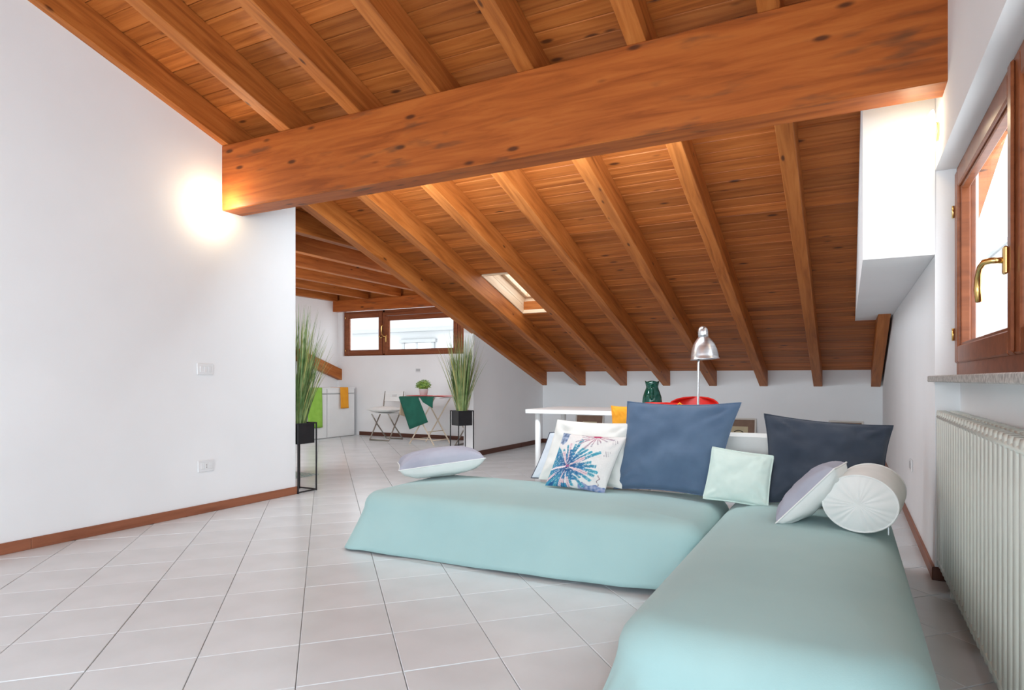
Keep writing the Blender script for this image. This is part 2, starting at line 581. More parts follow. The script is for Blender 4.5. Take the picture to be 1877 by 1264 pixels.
tm = MB()
g = 0.0028
hw = TP / 2 - g / 2
tm.v = [(sx * hw, sy * hw, -0.007) for sx, sy in ((-1, -1), (1, -1), (1, 1), (-1, 1))] + \
       [(sx * hw, sy * hw, -0.0015) for sx, sy in ((-1, -1), (1, -1), (1, 1), (-1, 1))] + \
       [(sx * (hw - .002), sy * (hw - .002), 0) for sx, sy in ((-1, -1), (1, -1), (1, 1), (-1, 1))]
tm.f = [(8, 9, 10, 11)] + [(i, (i + 1) % 4, 4 + (i + 1) % 4, 4 + i) for i in range(4)] + [(4 + i, 4 + (i + 1) % 4, 8 + (i + 1) % 4, 8 + i) for i in range(4)]
tiles = []
for i in range(-40, 41):
    for j in range(-40, 41):
        c = G0 + da * (i + .5) * TP + db * (j + .5) * TP
        if not (XA - .1 < c.x < XR + .3 and -1.0 < c.y < YK + .1): continue
        if c.y < 3.3 - .3 and c.x < XL - .2: continue
        q = proj((c.x, c.y, 0))
        vis = 0
        if q and -150 < q[0] < 2030 and q[1] < 1420:
            vis = 1 / q[2] ** 2
            inb = (-2.45 < c.x < -.75 and 3.05 < c.y < 3.65) or (-.4 < c.x < .05 and 1.9 < c.y < 3.6)
            if inb: vis = 0
            if c.x < XL - .12 and c.y < 3.97 * (-c.x) / 4.316 - .3: vis = 0
        tiles.append((vis, c))
tiles.sort(key=lambda t: -t[0])
me0 = None
for k, (vis, c) in enumerate(tiles):
    if vis <= 0 or k >= 295: break
    if me0 is None:
        t = tm.build('tile', 'tile', fl, (c.x, c.y, 0), (0, 0, R(45)))
        me0 = t.data
    else:
        t = link('tile', me0, fl, (c.x, c.y, random.uniform(-.0006, .0004)), (0, 0, R(45)))
rest = MB()
for vis, c in tiles[k:]:
    mt = Matrix.Translation((c.x, c.y, -.0002)) @ Matrix.Rotation(R(45), 4, 'Z')
    rest.add([mt @ Vector(v) for v in tm.v], tm.f)
o = rest.build('tile_field', 'tile', fl)
o['kind'] = 'stuff'

# ------------------------------------------------------------------ skirting boards
def skirting(name, p, q, nrm, label, h=.066, t=.014, segs=(), mat='skirtdark'):
    """strips of skirting from p to q, standing proud along nrm"""
    root = empty(name, (p[0], p[1], 0))
    struct(root, label, 'skirting board')
    p = Vector((p[0], p[1], 0)); q = Vector((q[0], q[1], 0))
    L = (q - p).length
    cuts = [0] + [s for s in segs if s < L] + [L]
    a = math.atan2((q - p).y, (q - p).x)
    for s0, s1 in zip(cuts[:-1], cuts[1:]):
        m = MB().box(s0 - (s0 + s1) / 2 + .0006, s1 - (s0 + s1) / 2 - .0006, 0, t, 0, h, b=.003)
        side = 1 if Vector((-math.sin(a), math.cos(a), 0)).dot(Vector((nrm[0], nrm[1], 0))) > 0 else -1
        ob = m.build('skirting_strip', mat, root)
        if side < 0:
            for v in ob.data.vertices: v.co.y *= -1
            ob.data.flip_normals()
        dr = (q - p).normalized() * (s0 + s1) / 2
        ob.location = dr
        ob.rotation_euler = (0, 0, a)
    return root


skirting('baseboard_left', (XL, YB), (XL, YE + .014), (1, 0), 'reddish brown skirting board along the near white wall', segs=(2.2, 5.48), mat='skirt')
skirting('baseboard_partition', (XP, 6.90), (XP, YK), (1, 0), 'dark brown skirting board along the partition under the outermost rafter', segs=(1.3,))
skirting('baseboard_back', (XP, YK), (XR, YK), (0, -1), 'dark brown skirting board along the low knee wall', segs=(2.4,))
skirting('baseboard_alcove', (-7.88, YW), (XP - .15, YW), (0, -1), 'dark brown skirting board below the kitchen alcove window', segs=(1.8,))
skirting('baseboard_niche', (XR - .014, NY1), (XR + .10, NY1), (0, -1), 'short return of the brown skirting beside the radiator', mat='skirtdark')
skirting('baseboard_right', (XR, NY1 - .014), (XR, YK), (-1, 0), 'brown skirting board along the wall beyond the radiator', segs=(2.4,), mat='skirt')

# ------------------------------------------------------------------ ceiling: boards, rafters, roof slab
SKX0, SKX1, SKY0, SKY1 = -3.60, -3.05, 5.908, 6.885    # roof window opening
ceil = empty('ceiling', (0, 0, 0))
struct(ceil, 'sloping timber ceiling of orange-brown boards on exposed rafters', 'ceiling')
PIT = 0.1133


def board_profile(wd, t=.019, ch=.006):
    h = wd / 2
    return [(-h + .0008, t), (-h + .0008, ch), (-h + ch * .8, 0), (h - ch * .8, 0), (h - .0008, ch), (h - .0008, t)]


def board(L, wd):
    m = MB()
    m.prism(board_profile(wd), 0, -L / 2, L / 2)
    return m


wslope = PIT / math.cos(ANG)
cache = {}


def put_board(x0, x1, yc, z, tilt, wd=None):
    wd = wd or wslope
    key = (round(x1 - x0, 3), round(wd, 4))
    if key not in cache:
        cache[key] = board(x1 - x0, wd).build('ceiling_board', 'board', ceil)
        ob = cache[key]
    else:
        ob = link('ceiling_board', cache[key].data, ceil)
    ob.location = ((x0 + x1) / 2, yc, z)
    ob.rotation_euler = (-tilt, 0, 0)
    return ob


y = 2.365 - PIT * 10
while y < YK + .02:
    y0, y1 = y, y + PIT
    yc = (y0 + y1) / 2
    dz = random.uniform(-.0012, .0012)
    x0 = XL - .15
    if y1 > SKY0 + .02 and y0 < SKY1 - .02:
        put_board(x0, SKX0, yc, zb(yc) + dz, ANG)
        put_board(SKX1, XR + .02, yc, zb(yc) + dz, ANG)
    else:
        put_board(x0, XR + .02, yc, zb(yc) + dz, ANG)
    y += PIT

# roof slab above the boards (keeps the daylight out), with the hole of the roof window
rs = MB()


def slab(x0, x1, y0, y1, off=.03, t=.12):
    vs = []
    for x in (x0, x1):
        for yy in (y0, y1):
            zz = zb(yy) + off
            vs += [(x, yy, zz), (x, yy, zz + t)]
    rs.add(vs, [(0, 1, 3, 2), (4, 6, 7, 5), (0, 4, 5, 1), (2, 3, 7, 6), (0, 2, 6, 4), (1, 5, 7, 3)])


slab(XL - .3, XR + .5, YRIDGE, SKY0)
slab(XL - .3, SKX0, SKY0, SKY1)
slab(SKX1, XR + .5, SKY0, SKY1)
slab(XL - .3, XR + .5, SKY1, YK + .3)
# slope on the other side of the ridge
zz0 = zb(YRIDGE) + .03
vs = []
for x in (XL - .3, XR + .5):
    for yy, z in ((YB - .3, zz0 - SL * 2.8 * 1.0), (YRIDGE, zz0)):
        vs += [(x, yy, z), (x, yy, z + .12)]
rs.add(vs, [(0, 1, 3, 2), (4, 6, 7, 5), (0, 4, 5, 1), (2, 3, 7, 6), (0, 2, 6, 4), (1, 5, 7, 3)])
# board field above and behind the camera
vs = []
for x in (XL - .1, XR + .02):
    for yy in (YRIDGE, 2.365 - PIT * 10):
        vs += [(x, yy, zb(yy)), (x, yy, zb(yy) + .02)]
rs.add(vs, [(0, 1, 3, 2), (4, 6, 7, 5), (0, 4, 5, 1), (2, 3, 7, 6), (0, 2, 6, 4), (1, 5, 7, 3)])
# alcove roof
rs.box(XA - .2, XL - .1, 3.2, YW + .3, 2.66, 2.80)
rs.build('roof_deck', 'board', ceil)

# main rafters
RX = [-4.36, -3.70, -3.04, -2.392, -1.735, -1.067, -0.398, 0.262]


def rafter_mesh(L, wd=.105, h=.215):
    m = MB()
    m.box(-L / 2, L / 2, -wd / 2, wd / 2, 0, h, b=.004)
    return m


def put_rafter(xc, ya, yb, wd=.105, h=.215, me=None, label=None):
    L = (yb - ya) / math.cos(ANG)
    hh = h * math.cos(ANG)
    m = MB()
    # ends cut plumb against the walls
    sh = hh * math.tan(ANG)
    pts = [(-L / 2, 0), (L / 2, 0), (L / 2 + sh, hh), (-L / 2 + sh, hh)]
    pts = [(px, pz) for px, pz in pts]
    m.prism(pts, 1, -wd / 2, wd / 2)
    ob = m.build('rafter', 'rafter', ceil)
    bm = bmesh.new()
    bm.from_mesh(ob.data)
    bmesh.ops.bevel(bm, geom=list(bm.edges), offset=.004, segments=1, affect='EDGES')
    bm.to_mesh(ob.data)
    bm.free()
    yc = (ya + yb) / 2
    ob.location = (xc, yc, zr(yc))
    ob.rotation_euler = (0, ANG, R(90))      # x axis runs down the slope (towards +y)
    return ob


for k, x in enumerate(RX):
    put_rafter(x + .0525, YRIDGE, YK)
# rafter left standing against the alcove cheek
put_rafter(XA + .05, 4.8, YW - .002, .10, .20)

# alcove rafters (level) and boards
for x in (-8.34, -7.615, -6.90, -6.19, -5.49, -4.78):
    m = MB().box(-2.6, 2.6, -.05, .05, 0, .21, b=.004)
    ob = m.build('rafter', 'rafter', ceil, (x, YW - .12 - 2.6, 2.42), (0, 0, R(90)))
y = YW - .05
while y > 3.4:
    put_board(XA - .02, XL - .12, y - PIT / 2, 2.632 + random.uniform(-.001, .001), 0, PIT)
    y -= PIT

ob = MB().box(-1.98, 1.98, -.01, .01, -.11, .11).build('ceiling_board', 'board', ceil, (-6.42, YW - .018, 2.53))

# big glued beam carrying the rafters
L = XR - XL
m = MB().box(-L / 2 - .05, L / 2 + .02, -.0915, .0915, -.251, .251, b=.006)
bm_o = m.build('main_beam', 'beam', None, ((XL + XR) / 2, 3.2505 + .0915, 2.301 + .251))
tag(bm_o, 'massive orange-brown timber beam spanning the room under the rafters', 'beam')
bm_o['kind'] = 'structure'

# beam over the alcove window
m = MB().box(-2.05, 2.05, -.07, .07, 0, .20, b=.005)
o = m.build('lintel_beam', 'beam', None, (-6.40, YW - .055, 2.235))
tag(o, 'dark timber lintel above the wide alcove window', 'beam')
o['kind'] = 'structure'

# ------------------------------------------------------------------ roof window
sk = empty('window_3', ((SKX0 + SKX1) / 2, (SKY0 + SKY1) / 2, zb((SKY0 + SKY1) / 2)))
struct(sk, 'small roof window set deep between two rafters, lined with pale pine', 'roof window')
# local frame: x across, y down the slope, z outwards
skm = Matrix.Rotation(-ANG, 4, 'X')
sk.rotation_euler = (-ANG, 0, 0)
sw = (SKX1 - SKX0) / 2
sl = (SKY1 - SKY0) / 2 / math.cos(ANG)
D = .20
for s in (-1, 1):
    x0 = s * sw
    for za, zc in ((.0, .098), (.10, D)):
        MB().box(-sl, sl, -.007, .007, za, zc, b=.001).build('lining_board', 'pine', sk, (x0 - s * .008, 0, 0), (0, 0, R(90)))
for s in (-1, 1):
    MB().box(-sw + .015, sw - .015, -.007, .007, 0, D, b=.001).build('lining_board', 'pine', sk, (0, s * (sl - .008), 0))
fr = MB()
fw = .055
for s in (-1, 1):
    fr.box(s * sw, s * (sw - fw), -sl, sl, D + .002, D + .06, b=.004)
    fr.box(-sw + fw, sw - fw, s * sl, s * (sl - fw), D + .002, D + .06, b=.004)
fr.build('window_frame', 'pine', sk)
MB().box(-sw + fw, sw - fw, -sl + fw, sl - fw, D + .03, D + .036).build('pane', 'pane', sk)

# ------------------------------------------------------------------ casement windows
def sash(root, y0, y1, z0, z1, xin, axis, fw=.075, t=.055, name='sash'):
    """one framed sash in the plane xin; axis 'y' = window in a side wall, 'x' = in the end wall"""
    s = MB()
    def bx(a0, a1, b0, b1, d0, d1, **k):
        if axis == 'y': s.box(d0, d1, a0, a1, b0, b1, **k)
        else: s.box(a0, a1, d0, d1, b0, b1, **k)
    for a0, a1, b0, b1 in ((y0, y0 + fw, z0, z1), (y1 - fw, y1, z0, z1), (y0 + fw, y1 - fw, z0, z0 + fw), (y0 + fw, y1 - fw, z1 - fw, z1)):
        bx(a0, a1, b0, b1, xin, xin + t, b=.006)
    # glazing beads, a step back
    g = .014
    for a0, a1, b0, b1 in ((y0 + fw, y0 + fw + g, z0 + fw, z1 - fw), (y1 - fw - g, y1 - fw, z0 + fw, z1 - fw), (y0 + fw + g, y1 - fw - g, z0 + fw, z0 + fw + g), (y0 + fw + g, y1 - fw - g, z1 - fw - g, z1 - fw)):
        bx(a0, a1, b0, b1, xin + .014, xin + t - .006, b=.003)
    so = s.build(name, 'winwood', root)
    p = MB()
    if axis == 'y': p.box(xin + .03, xin + .035, y0 + fw, y1 - fw, z0 + fw, z1 - fw)
    else: p.box(y0 + fw, y1 - fw, xin + .03, xin + .035, z0 + fw, z1 - fw)
    p.build('pane', 'pane', so)
    return so


XW = .468                       # room-side face of the sashes
w1 = empty('window_1', (XW, 2.6, 1.03))
struct(w1, 'brown wooden casement window in the niche above the radiator', 'window')
fr = MB()
Y0, Y1, Z0, Z1 = 1.50, 3.70, 1.02, 2.04
ym = 2.45
for a0, a1, b0, b1 in ((Y1 - .045, Y1, Z0, Z1), (Y0, Y0 + .045, Z0, Z1), (Y0 + .045, Y1 - .045, Z1 - .055, Z1), (Y0 + .045, Y1 - .045, Z0, Z0 + .07)):
    fr.box(XW + .012, XW + .085, a0, a1, b0, b1, b=.004)
for c in fr.v: pass
fo = fr.build('window_frame', 'winwood')
# keep world coordinates: parents sit at a location, so shift children back
def adopt(root):
    off = Vector(root.location)
    for ch in root.children:
        ch.location = Vector(ch.location) - off
fo.parent = w1
s1 = sash(w1, ym + .004, Y1 - .03, Z0 + .06, Z1 - .035, XW, 'y', fw=.082)
s2 = sash(w1, Y0 + .03, ym - .004, Z0 + .06, Z1 - .035, XW, 'y', fw=.082)
st = MB().box(XW - .012, XW + .002, ym - .03, ym + .024, Z0 + .065, Z1 - .04, b=.006).build('meeting_strip', 'winwood', w1)
hd = MB()
hy = ym + .012
hd.box(XW - .026, XW - .012, hy - .014, hy + .014, 1.335, 1.425, b=.005)
hd.tube([(XW - .02, hy, 1.38), (XW - .055, hy + .0, 1.382), (XW - .07, hy + .02, 1.382), (XW - .075, hy + .06, 1.372), (XW - .075, hy + .095, 1.345), (XW - .075, hy + .11, 1.305), (XW - .073, hy + .10, 1.262)], [.010, .010, .010, .010, .0105, .011, .010], 10)
hd.build('handle', 'brass', s1)
for z in (1.22, 1.82):
    MB().tube([(XW - .006, Y1 - .032, z - .03), (XW - .006, Y1 - .032, z + .03)], .006, 8).build('hinge', 'brass', s1)
adopt(w1)

# granite sill
m = MB().box(XR - .03, XR + .10, 1.15, 3.73, .988, 1.018, b=.004)
tag(m.build('window_sill', 'granite'), 'grey speckled granite sill under the brown window, above the radiator', 'window sill')['kind'] = 'structure'

# alcove window
w2 = empty('window_2', (-6.9, YW, 1.43))
struct(w2, 'wide low brown window of the kitchen alcove with brass handle', 'window')
X0, X1, Z0, Z1 = -8.285, XP - .26, 1.43, 2.235
fr = MB()
YF = YW + .03
for a0, a1, b0, b1 in ((X0, X0 + .05, Z0, Z1), (X1 - .05, X1, Z0, Z1), (X0 + .05, X1 - .05, Z1 - .05, Z1), (X0 + .05, X1 - .05, Z0, Z0 + .03), (-7.335, -5.80, Z1 - .105, Z1 - .05), (-7.385, -7.335, Z0, Z1), (-5.80, -5.75, Z0, Z1)):
    fr.box(a0, a1, YF + .01, YF + .08, b0, b1, b=.004)
fr.build('window_frame', 'winwood', w2)
a = sash(w2, X0 + .035, -7.395, Z0 + .015, Z1 - .035, YF, 'x', fw=.075)
b = sash(w2, -7.33, -5.805, Z0 + .015, Z1 - .11, YF, 'x', fw=.072)
c = sash(w2, -5.745, X1 - .04, Z0 + .015, Z1 - .035, YF, 'x', fw=.065)
MB().tube([(-7.40, YF - .006, 1.74), (-7.40, YF - .03, 1.74)], .012, 10).tube([(-7.432, YF - .012, 1.77), (-7.432, YF - .03, 1.76)], .016, 10).build('latch', 'brass', a)
hd = MB()
hd.box(-7.315, -7.285, YF - .014, YF - .001, 1.66, 1.79, b=.005)
hd.tube([(-7.30, YF - .008, 1.755), (-7.30, YF - .045, 1.757), (-7.315, YF - .052, 1.765), (-7.35, YF - .052, 1.80), (-7.362, YF - .052, 1.86), (-7.36, YF - .052, 1.93), (-7.345, YF - .052, 1.97)], .011, 8)
hd.build('handle', 'brass', b)
for z in (1.53, 2.13):
    MB().tube([(X0 + .04, YF - .004, z - .03), (X0 + .04, YF - .004, z + .03)], .008, 8).build('hinge', 'brass', a)
adopt(w2)

# neighbouring houses outside
ex = empty('neighbour_house', (-12, 16, 0))
tag(ex, 'pale rendered house across the street seen through the alcove window', 'building')
MB().box(-22, -4, 16, 20, -6, 2.50).build('facade', 'plaster_fac', ex)
MB().box(-22.1, -3.9, 15.75, 20, 2.50, 2.58).build('cornice', 'facade_trim', ex)
MB().box(-22, -4, 15.9, 20, 2.58, 3.35).build('parapet', 'plaster_fac', ex)
MB().box(-12.75, -11.35, 15.9, 15.99, 2.16, 2.26).build('window_head', 'facade_trim', ex)
f = MB()
f.box(-12.66, -12.56, 15.93, 15.99, .9, 2.15).box(-11.52, -11.42, 15.93, 15.99, .9, 2.15).box(-12.12, -12.06, 15.94, 15.99, .9, 2.15)
f.build('window_jamb', 'facade_trim', ex)
MB().box(-12.56, -11.52, 15.96, 15.99, .9, 2.15).build('window_glass', 'facade_win', ex)
adopt(ex)
ex = empty('courtyard_house', (6, 36, 0))
tag(ex, 'pale grey building standing beyond the casement window over the radiator', 'building')
MB().box(5.9, 10, 30, 37, -6, 6.6).build('facade', 'plaster_fac', ex)
MB().box(5.8, 10, 30, 37.05, 6.6, 6.8).build('cornice', 'facade_trim', ex)
adopt(ex)

# ------------------------------------------------------------------ radiator
rad = empty('radiator', (XR + .04, 2.6, 0))
tag(rad, 'long white column radiator in the niche below the granite sill', 'radiator')
pit = .0665
RY1 = 3.665
col = MB()
zb0, zt0 = .095, .848
# flat-fronted oval tubes, front and rear, tied by slanting heads
for x0, x1 in ((-.012, .030), (.040, .082)):
    sec = []
    for k in range(20):
        a = 2 * PI * k / 20
        cx_, cy_ = math.cos(a), math.sin(a)
        sec.append(((x0 + x1) / 2 + math.copysign(abs(cx_) ** .55, cx_) * (x1 - x0) / 2, math.copysign(abs(cy_) ** .55, cy_) * .0265))
    vs = [(p[0], p[1], z) for z in (zb0 + .012, zt0 - .012) for p in sec] + [(p[0] * .9 + .1 * (x0 + x1) / 2, p[1] * .8, z) for z in (zb0, zt0) for p in sec]
    fs = [(k, (k + 1) % 20, 20 + (k + 1) % 20, 20 + k) for k in range(20)]
    fs += [(40 + k, 40 + (k + 1) % 20, (k + 1) % 20, k) for k in range(20)]
    fs += [(20 + k, 20 + (k + 1) % 20, 60 + (k + 1) % 20, 60 + k) for k in range(20)]
    fs += [list(range(40, 60))[::-1], list(range(60, 80))]
    col.add(vs, fs, True)
for z0, z1 in ((zb0 + .008, zb0 + .045), (zt0 - .045, zt0 - .006)):
    col.box(-.004, .076, -.018, .018, z0, z1, b=.008)
me = None
nc = int((RY1 - 1.3) / pit)
for k in range(nc):
    yy = RY1 - .03 - k * pit
    loc = (XR + .012 - (XR + .04), yy - 2.6, 0)
    if me is None:
        o = col.build('radiator_column', 'radiator', rad, loc)
        me = o.data
    else:
        link('radiator_column', me, rad, loc)
pp = MB()
for z in (zb0 + .03, zt0 - .03):
    for dx in (0.012 + .0, .012 + .068):
        pp.tube([(XR + dx - .028 - XR - .012, RY1 - .02 - 2.6, z), (XR + dx - .028 - XR - .012, RY1 - .05 - nc * pit + .05 - 2.6, z)], .0135, 8)
pp.build('header_pipe', 'radiator', rad)
for yy in (RY1 - .25, RY1 - 1.9):
    MB().box(-.01, .05, yy - 2.61, yy - 2.59, .0, .10, b=.002).build('foot_bracket', 'radiator', rad)

# ------------------------------------------------------------------ wall plates and sconces
def plate(name, yc, zc, wd, ht, label, sock=False):
    root = empty(name, (XL, yc, zc))
    tag(root, label, 'socket' if sock else 'light switch')
    MB().box(0, .009, -wd / 2, wd / 2, -ht / 2, ht / 2, b=.004).build('cover_plate', 'plastic', root)
    for k in (-1, 0, 1):
        b = MB().box(.0075, .0125, k * wd * .235 - wd * .105, k * wd * .235 + wd * .105, -ht * .27, ht * .27, b=.002)
        o = b.build('rocker' if not sock else 'module', 'plastic', root)
        if sock and k == 0:
            h = MB()
            for dz in (-.011, 0, .011):
                h.tube([(.012, 0, dz), (.0132, 0, dz)], .003, 8)
            h.build('pin_hole', 'ink', o)
    return root


plate('light_switch', 3.105, 1.077, .135, .085, 'white three-module switch plate at hand height on the near white wall')
plate('wall_socket', 3.112, .352, .135, .088, 'white socket plate low on the near white wall above the skirting', True)
r = empty('wall_socket', (-6.57, YW, 1.16))
tag(r, 'small pale socket plate on the alcove wall above the folding table', 'socket')
MB().box(-.06, .06, -.01, 0, -.04, .04, b=.004).build('cover_plate', 'plastic', r)
MB().box(-.045, .045, -.0125, -.009, -.022, .022, b=.002).build('module', 'greyplastic', r)
r = empty('wall_socket', (XR, 4.95, .42))
tag(r, 'white socket plate on the shaded wall behind the bolster and radiator', 'socket')
MB().box(-.011, 0, -.065, .065, -.04, .04, b=.004).build('cover_plate', 'plastic', r)
MB().box(-.0135, -.010, -.045, .045, -.024, .024, b=.002).build('module', 'greyplastic', r)


def sconce(x, y, z, s, label, power, dy, gm='lampglass'):
    root = empty('wall_sconce', (x, y, z))
    tag(root, label, 'wall lamp')
    bk = MB()
    rot = Matrix.Rotation(R(90) * s, 4, 'Y')
    bk.lathe([(.045, 0), (.045, .012), (.03, .02)], 20, rot)
    bk.build('wall_plate', 'brass', root)
    g = MB()
    g.lathe([(.098, .022), (.105, .026), (.100, .034), (.082, .047), (.05, .057), (.0, .061)], 28, rot, capt=False)
    g.build('glass_shade', gm, root)
    d = bpy.data.lights.new('sconce_bulb', 'POINT')
    d.energy = power
    d.color = (1.0, .80, .52)
    d.shadow_soft_size = .05
    b = bpy.data.objects.new('sconce_bulb', d)
    COL.objects.link(b)
    b.location = (x + s * .11, y + dy, z)
    return root


sconce(XL, 3.10, 2.30, 1, 'lit frosted glass wall lamp on the near white wall below the beam end', 4.0, .05)
sconce(XR, 3.565, 2.19, -1, 'lit frosted glass wall lamp tucked between beam and boxed-in duct', 1.1, -.07, 'lampglass2')

# ------------------------------------------------------------------ daybeds and bedspreads
def spread(name, x0, x1, y0, y1, z, label, flare, fold, seed, hem, corner_r=.10, edge=.07, parent=None, bulge=None):
    """draped cover: rounded top, then a skirt with soft folds. flare(side angle point)->outward metres at the hem"""
    rnd = random.Random(seed)
    cx, cy = (x0 + x1) / 2, (y0 + y1) / 2
    hx, hy = (x1 - x0) / 2, (y1 - y0) / 2
    per = []
    # rounded-rectangle outline, counter-clockwise, with outward normals
    def side(ax, ay, bx, by, n):
        for i in range(n):
            t = i / n
            per.append((ax + (bx - ax) * t, ay + (by - ay) * t, None))
    r = corner_r
    segs = [((x1, y0 + r), (x1, y1 - r), (1, 0)), ((x1 - r, y1), (x0 + r, y1), (0, 1)), ((x0, y1 - r), (x0, y0 + r), (-1, 0)), ((x0 + r, y0), (x1 - r, y0), (0, -1))]
    cen = [(x1 - r, y1 - r), (x0 + r, y1 - r), (x0 + r, y0 + r), (x1 - r, y0 + r)]
    pts = []
    for k, (a, b, nn) in enumerate(segs):
        L = math.hypot(b[0] - a[0], b[1] - a[1])
        n = max(6, int(L / .025))
        for i in range(n):
            t = i / n
            pts.append((a[0] + (b[0] - a[0]) * t, a[1] + (b[1] - a[1]) * t, nn[0], nn[1]))
        a0 = math.atan2(nn[1], nn[0])
        for i in range(26):
            an = a0 + (PI / 2) * i / 26
            pts.append((cen[k][0] + r * math.cos(an), cen[k][1] + r * math.sin(an), math.cos(an), math.sin(an)))
    n = len(pts)
    m = MB()
    rings = []
    # top rings
    for s in (.02, .2, .4, .58, .74, .86, .95):
        ring = []
        for x, y, nx, ny in pts:
            bx_, by_ = x - nx * edge, y - ny * edge
            px, py = cx + (bx_ - cx) * s, cy + (by_ - cy) * s
            puff = .018 * (1 - s ** 4) + .006 * noise.noise(Vector((px * 2.3, py * 2.3, seed)))
            ring.append((px, py, z - .012 + puff))
        rings.append(ring)
    inset = edge
    for a in (0, 15, 30, 45, 60, 75, 90):
        an = R(a)
        ring = []
        for x, y, nx, ny in pts:
            o = -inset + inset * math.sin(an)
            ring.append((x + nx * o, y + ny * o, z - .012 - inset * (1 - math.cos(an))))
        rings.append(ring)
    H = z - .012 - inset
    levels = 9
    arc = 0
    arcs = []
    for i in range(n):
        if i: arc += math.hypot(pts[i][0] - pts[i - 1][0], pts[i][1] - pts[i - 1][1])
        arcs.append(arc)
    for lv in range(1, levels + 1):
        t = lv / levels
        ring = []
        for i, (x, y, nx, ny) in enumerate(pts):
            fl_ = flare(x, y, nx, ny)
            s = arcs[i]
            w_ = noise.noise(Vector((s * 2.1, t * .35, seed * 3.1))) + .5 * noise.noise(Vector((s * 5.5, t * .5, seed * 1.7)))
            cr_ = max(0, 1 - abs(abs(nx) - abs(ny)) * 1.25)
            fo_ = fold * (1 + 1.6 * cr_)
            out = fl_ * t ** 1.15 + fo_ * t ** .9 * w_
            hz = hem(x, y, nx, ny)
            zz = (z - .012 - inset) + (hz - (z - .012 - inset)) * t
            ring.append((x + nx * out, y + ny * out, zz))
        rings.append(ring)
    vs = [p for rg in rings for p in rg]
    fs = [list(range(n))]
    for i in range(len(rings) - 1):
        for k in range(n):
            fs.append((i * n + k, i * n + (k + 1) % n, (i + 1) * n + (k + 1) % n, (i + 1) * n + k))
    m.add(vs, fs, True)
    o = m.build(name, 'seafoam')
    sol = o.modifiers.new('cloth', 'SOLIDIFY')
    sol.thickness = .004
    sol.offset = -1
    return o


ZT = .35
BA = (-2.605, -.592, 2.86, 3.74)
BB = (-.605, .205, 1.60, 3.86)


def daybed(loc, lx, ly, label):
    root = empty('daybed', loc)
    tag(root, label, 'bed', 'low beds under seafoam covers')
    MB().box(-lx / 2, lx / 2, -ly / 2, ly / 2, .18, ZT - .055, b=.03).build('mattress', 'offwhite', root)
    MB().box(-lx / 2, lx / 2, -ly / 2, ly / 2, .10, .178, b=.006).build('bed_base', 'white', root)
    for sx in (-1, 1):
        for sy in (-1, 1):
            MB().tube([(sx * (lx / 2 - .09), sy * (ly / 2 - .09), 0), (sx * (lx / 2 - .09), sy * (ly / 2 - .09), .125)], .022, 10).build('leg', 'black', root)
    return root


daybed(((BA[0] + BA[1]) / 2, (BA[2] + BA[3]) / 2, 0), BA[1] - BA[0] - .22, BA[3] - BA[2] - .22, 'low bed hidden under the seafoam cover with the printed palm cushion')
daybed(((BB[0] + BB[1]) / 2, (BB[2] + BB[3]) / 2, 0), BB[1] - BB[0] - .26, BB[3] - BB[2] - .28, 'low bed hidden under the seafoam cover that carries the bolster')


def bell(nx, ny, deg, wid):
    d = (math.degrees(math.atan2(ny, nx)) - deg + 180) % 360 - 180
    return math.exp(-(d / wid) ** 2)


def flA(x, y, nx, ny):
    f = .035 + .05 * bell(nx, ny, 180, 40) + .05 * bell(nx, ny, 225, 30) - .03 * bell(nx, ny, 0, 45)
    if ny < -.5: f -= .02 * max(0, (x + 1.6))
    return f


def hemA(x, y, nx, ny):
    if ny < -.2:
        t = (x - BA[0]) / (BA[1] - BA[0])
        return .008 + .028 * max(0, t - .45) / .55 + .004 * math.sin(x * 7)
    return .010


cA = spread('bedspread', *BA, ZT, 'cover A', flA, .030, 3, hemA, corner_r=.105, edge=.095)
tag(cA, 'seafoam bedspread draped over the low bed with the palm print cushion', 'bedspread', 'seafoam bedspreads')


def flB(x, y, nx, ny):
    f = .02 + .05 * bell(nx, ny, 270, 40) + .10 * bell(nx, ny, 232, 32) + .05 * bell(nx, ny, 315, 30)
    if nx < -.9: f += .03 * math.exp(-(y - BB[2]) / .3) - .02 * min(1, max(0, (y - 2.2) / .4))
    if nx > .9: f += .035 * math.exp(-(y - BB[2]) / .6)
    f += .075 * bell(nx, ny, 247, 9) - .03 * bell(nx, ny, 262, 7) + .03 * bell(nx, ny, 222, 8)
    f += .04 * bell(nx, ny, 300, 9) - .02 * bell(nx, ny, 318, 8)
    if ny < -.9: f += .02 * math.sin((x - .1) * 17) * math.exp(-abs(x + .1) / .5)
    return f


cB = spread('bedspread', *BB, ZT + .002, 'cover B', flB, .042, 11, lambda x, y, nx, ny: .010, corner_r=.19, edge=.125)
tag(cB, 'seafoam bedspread draped over the low bed alongside the radiator, nearest the viewer', 'bedspread', 'seafoam bedspreads')


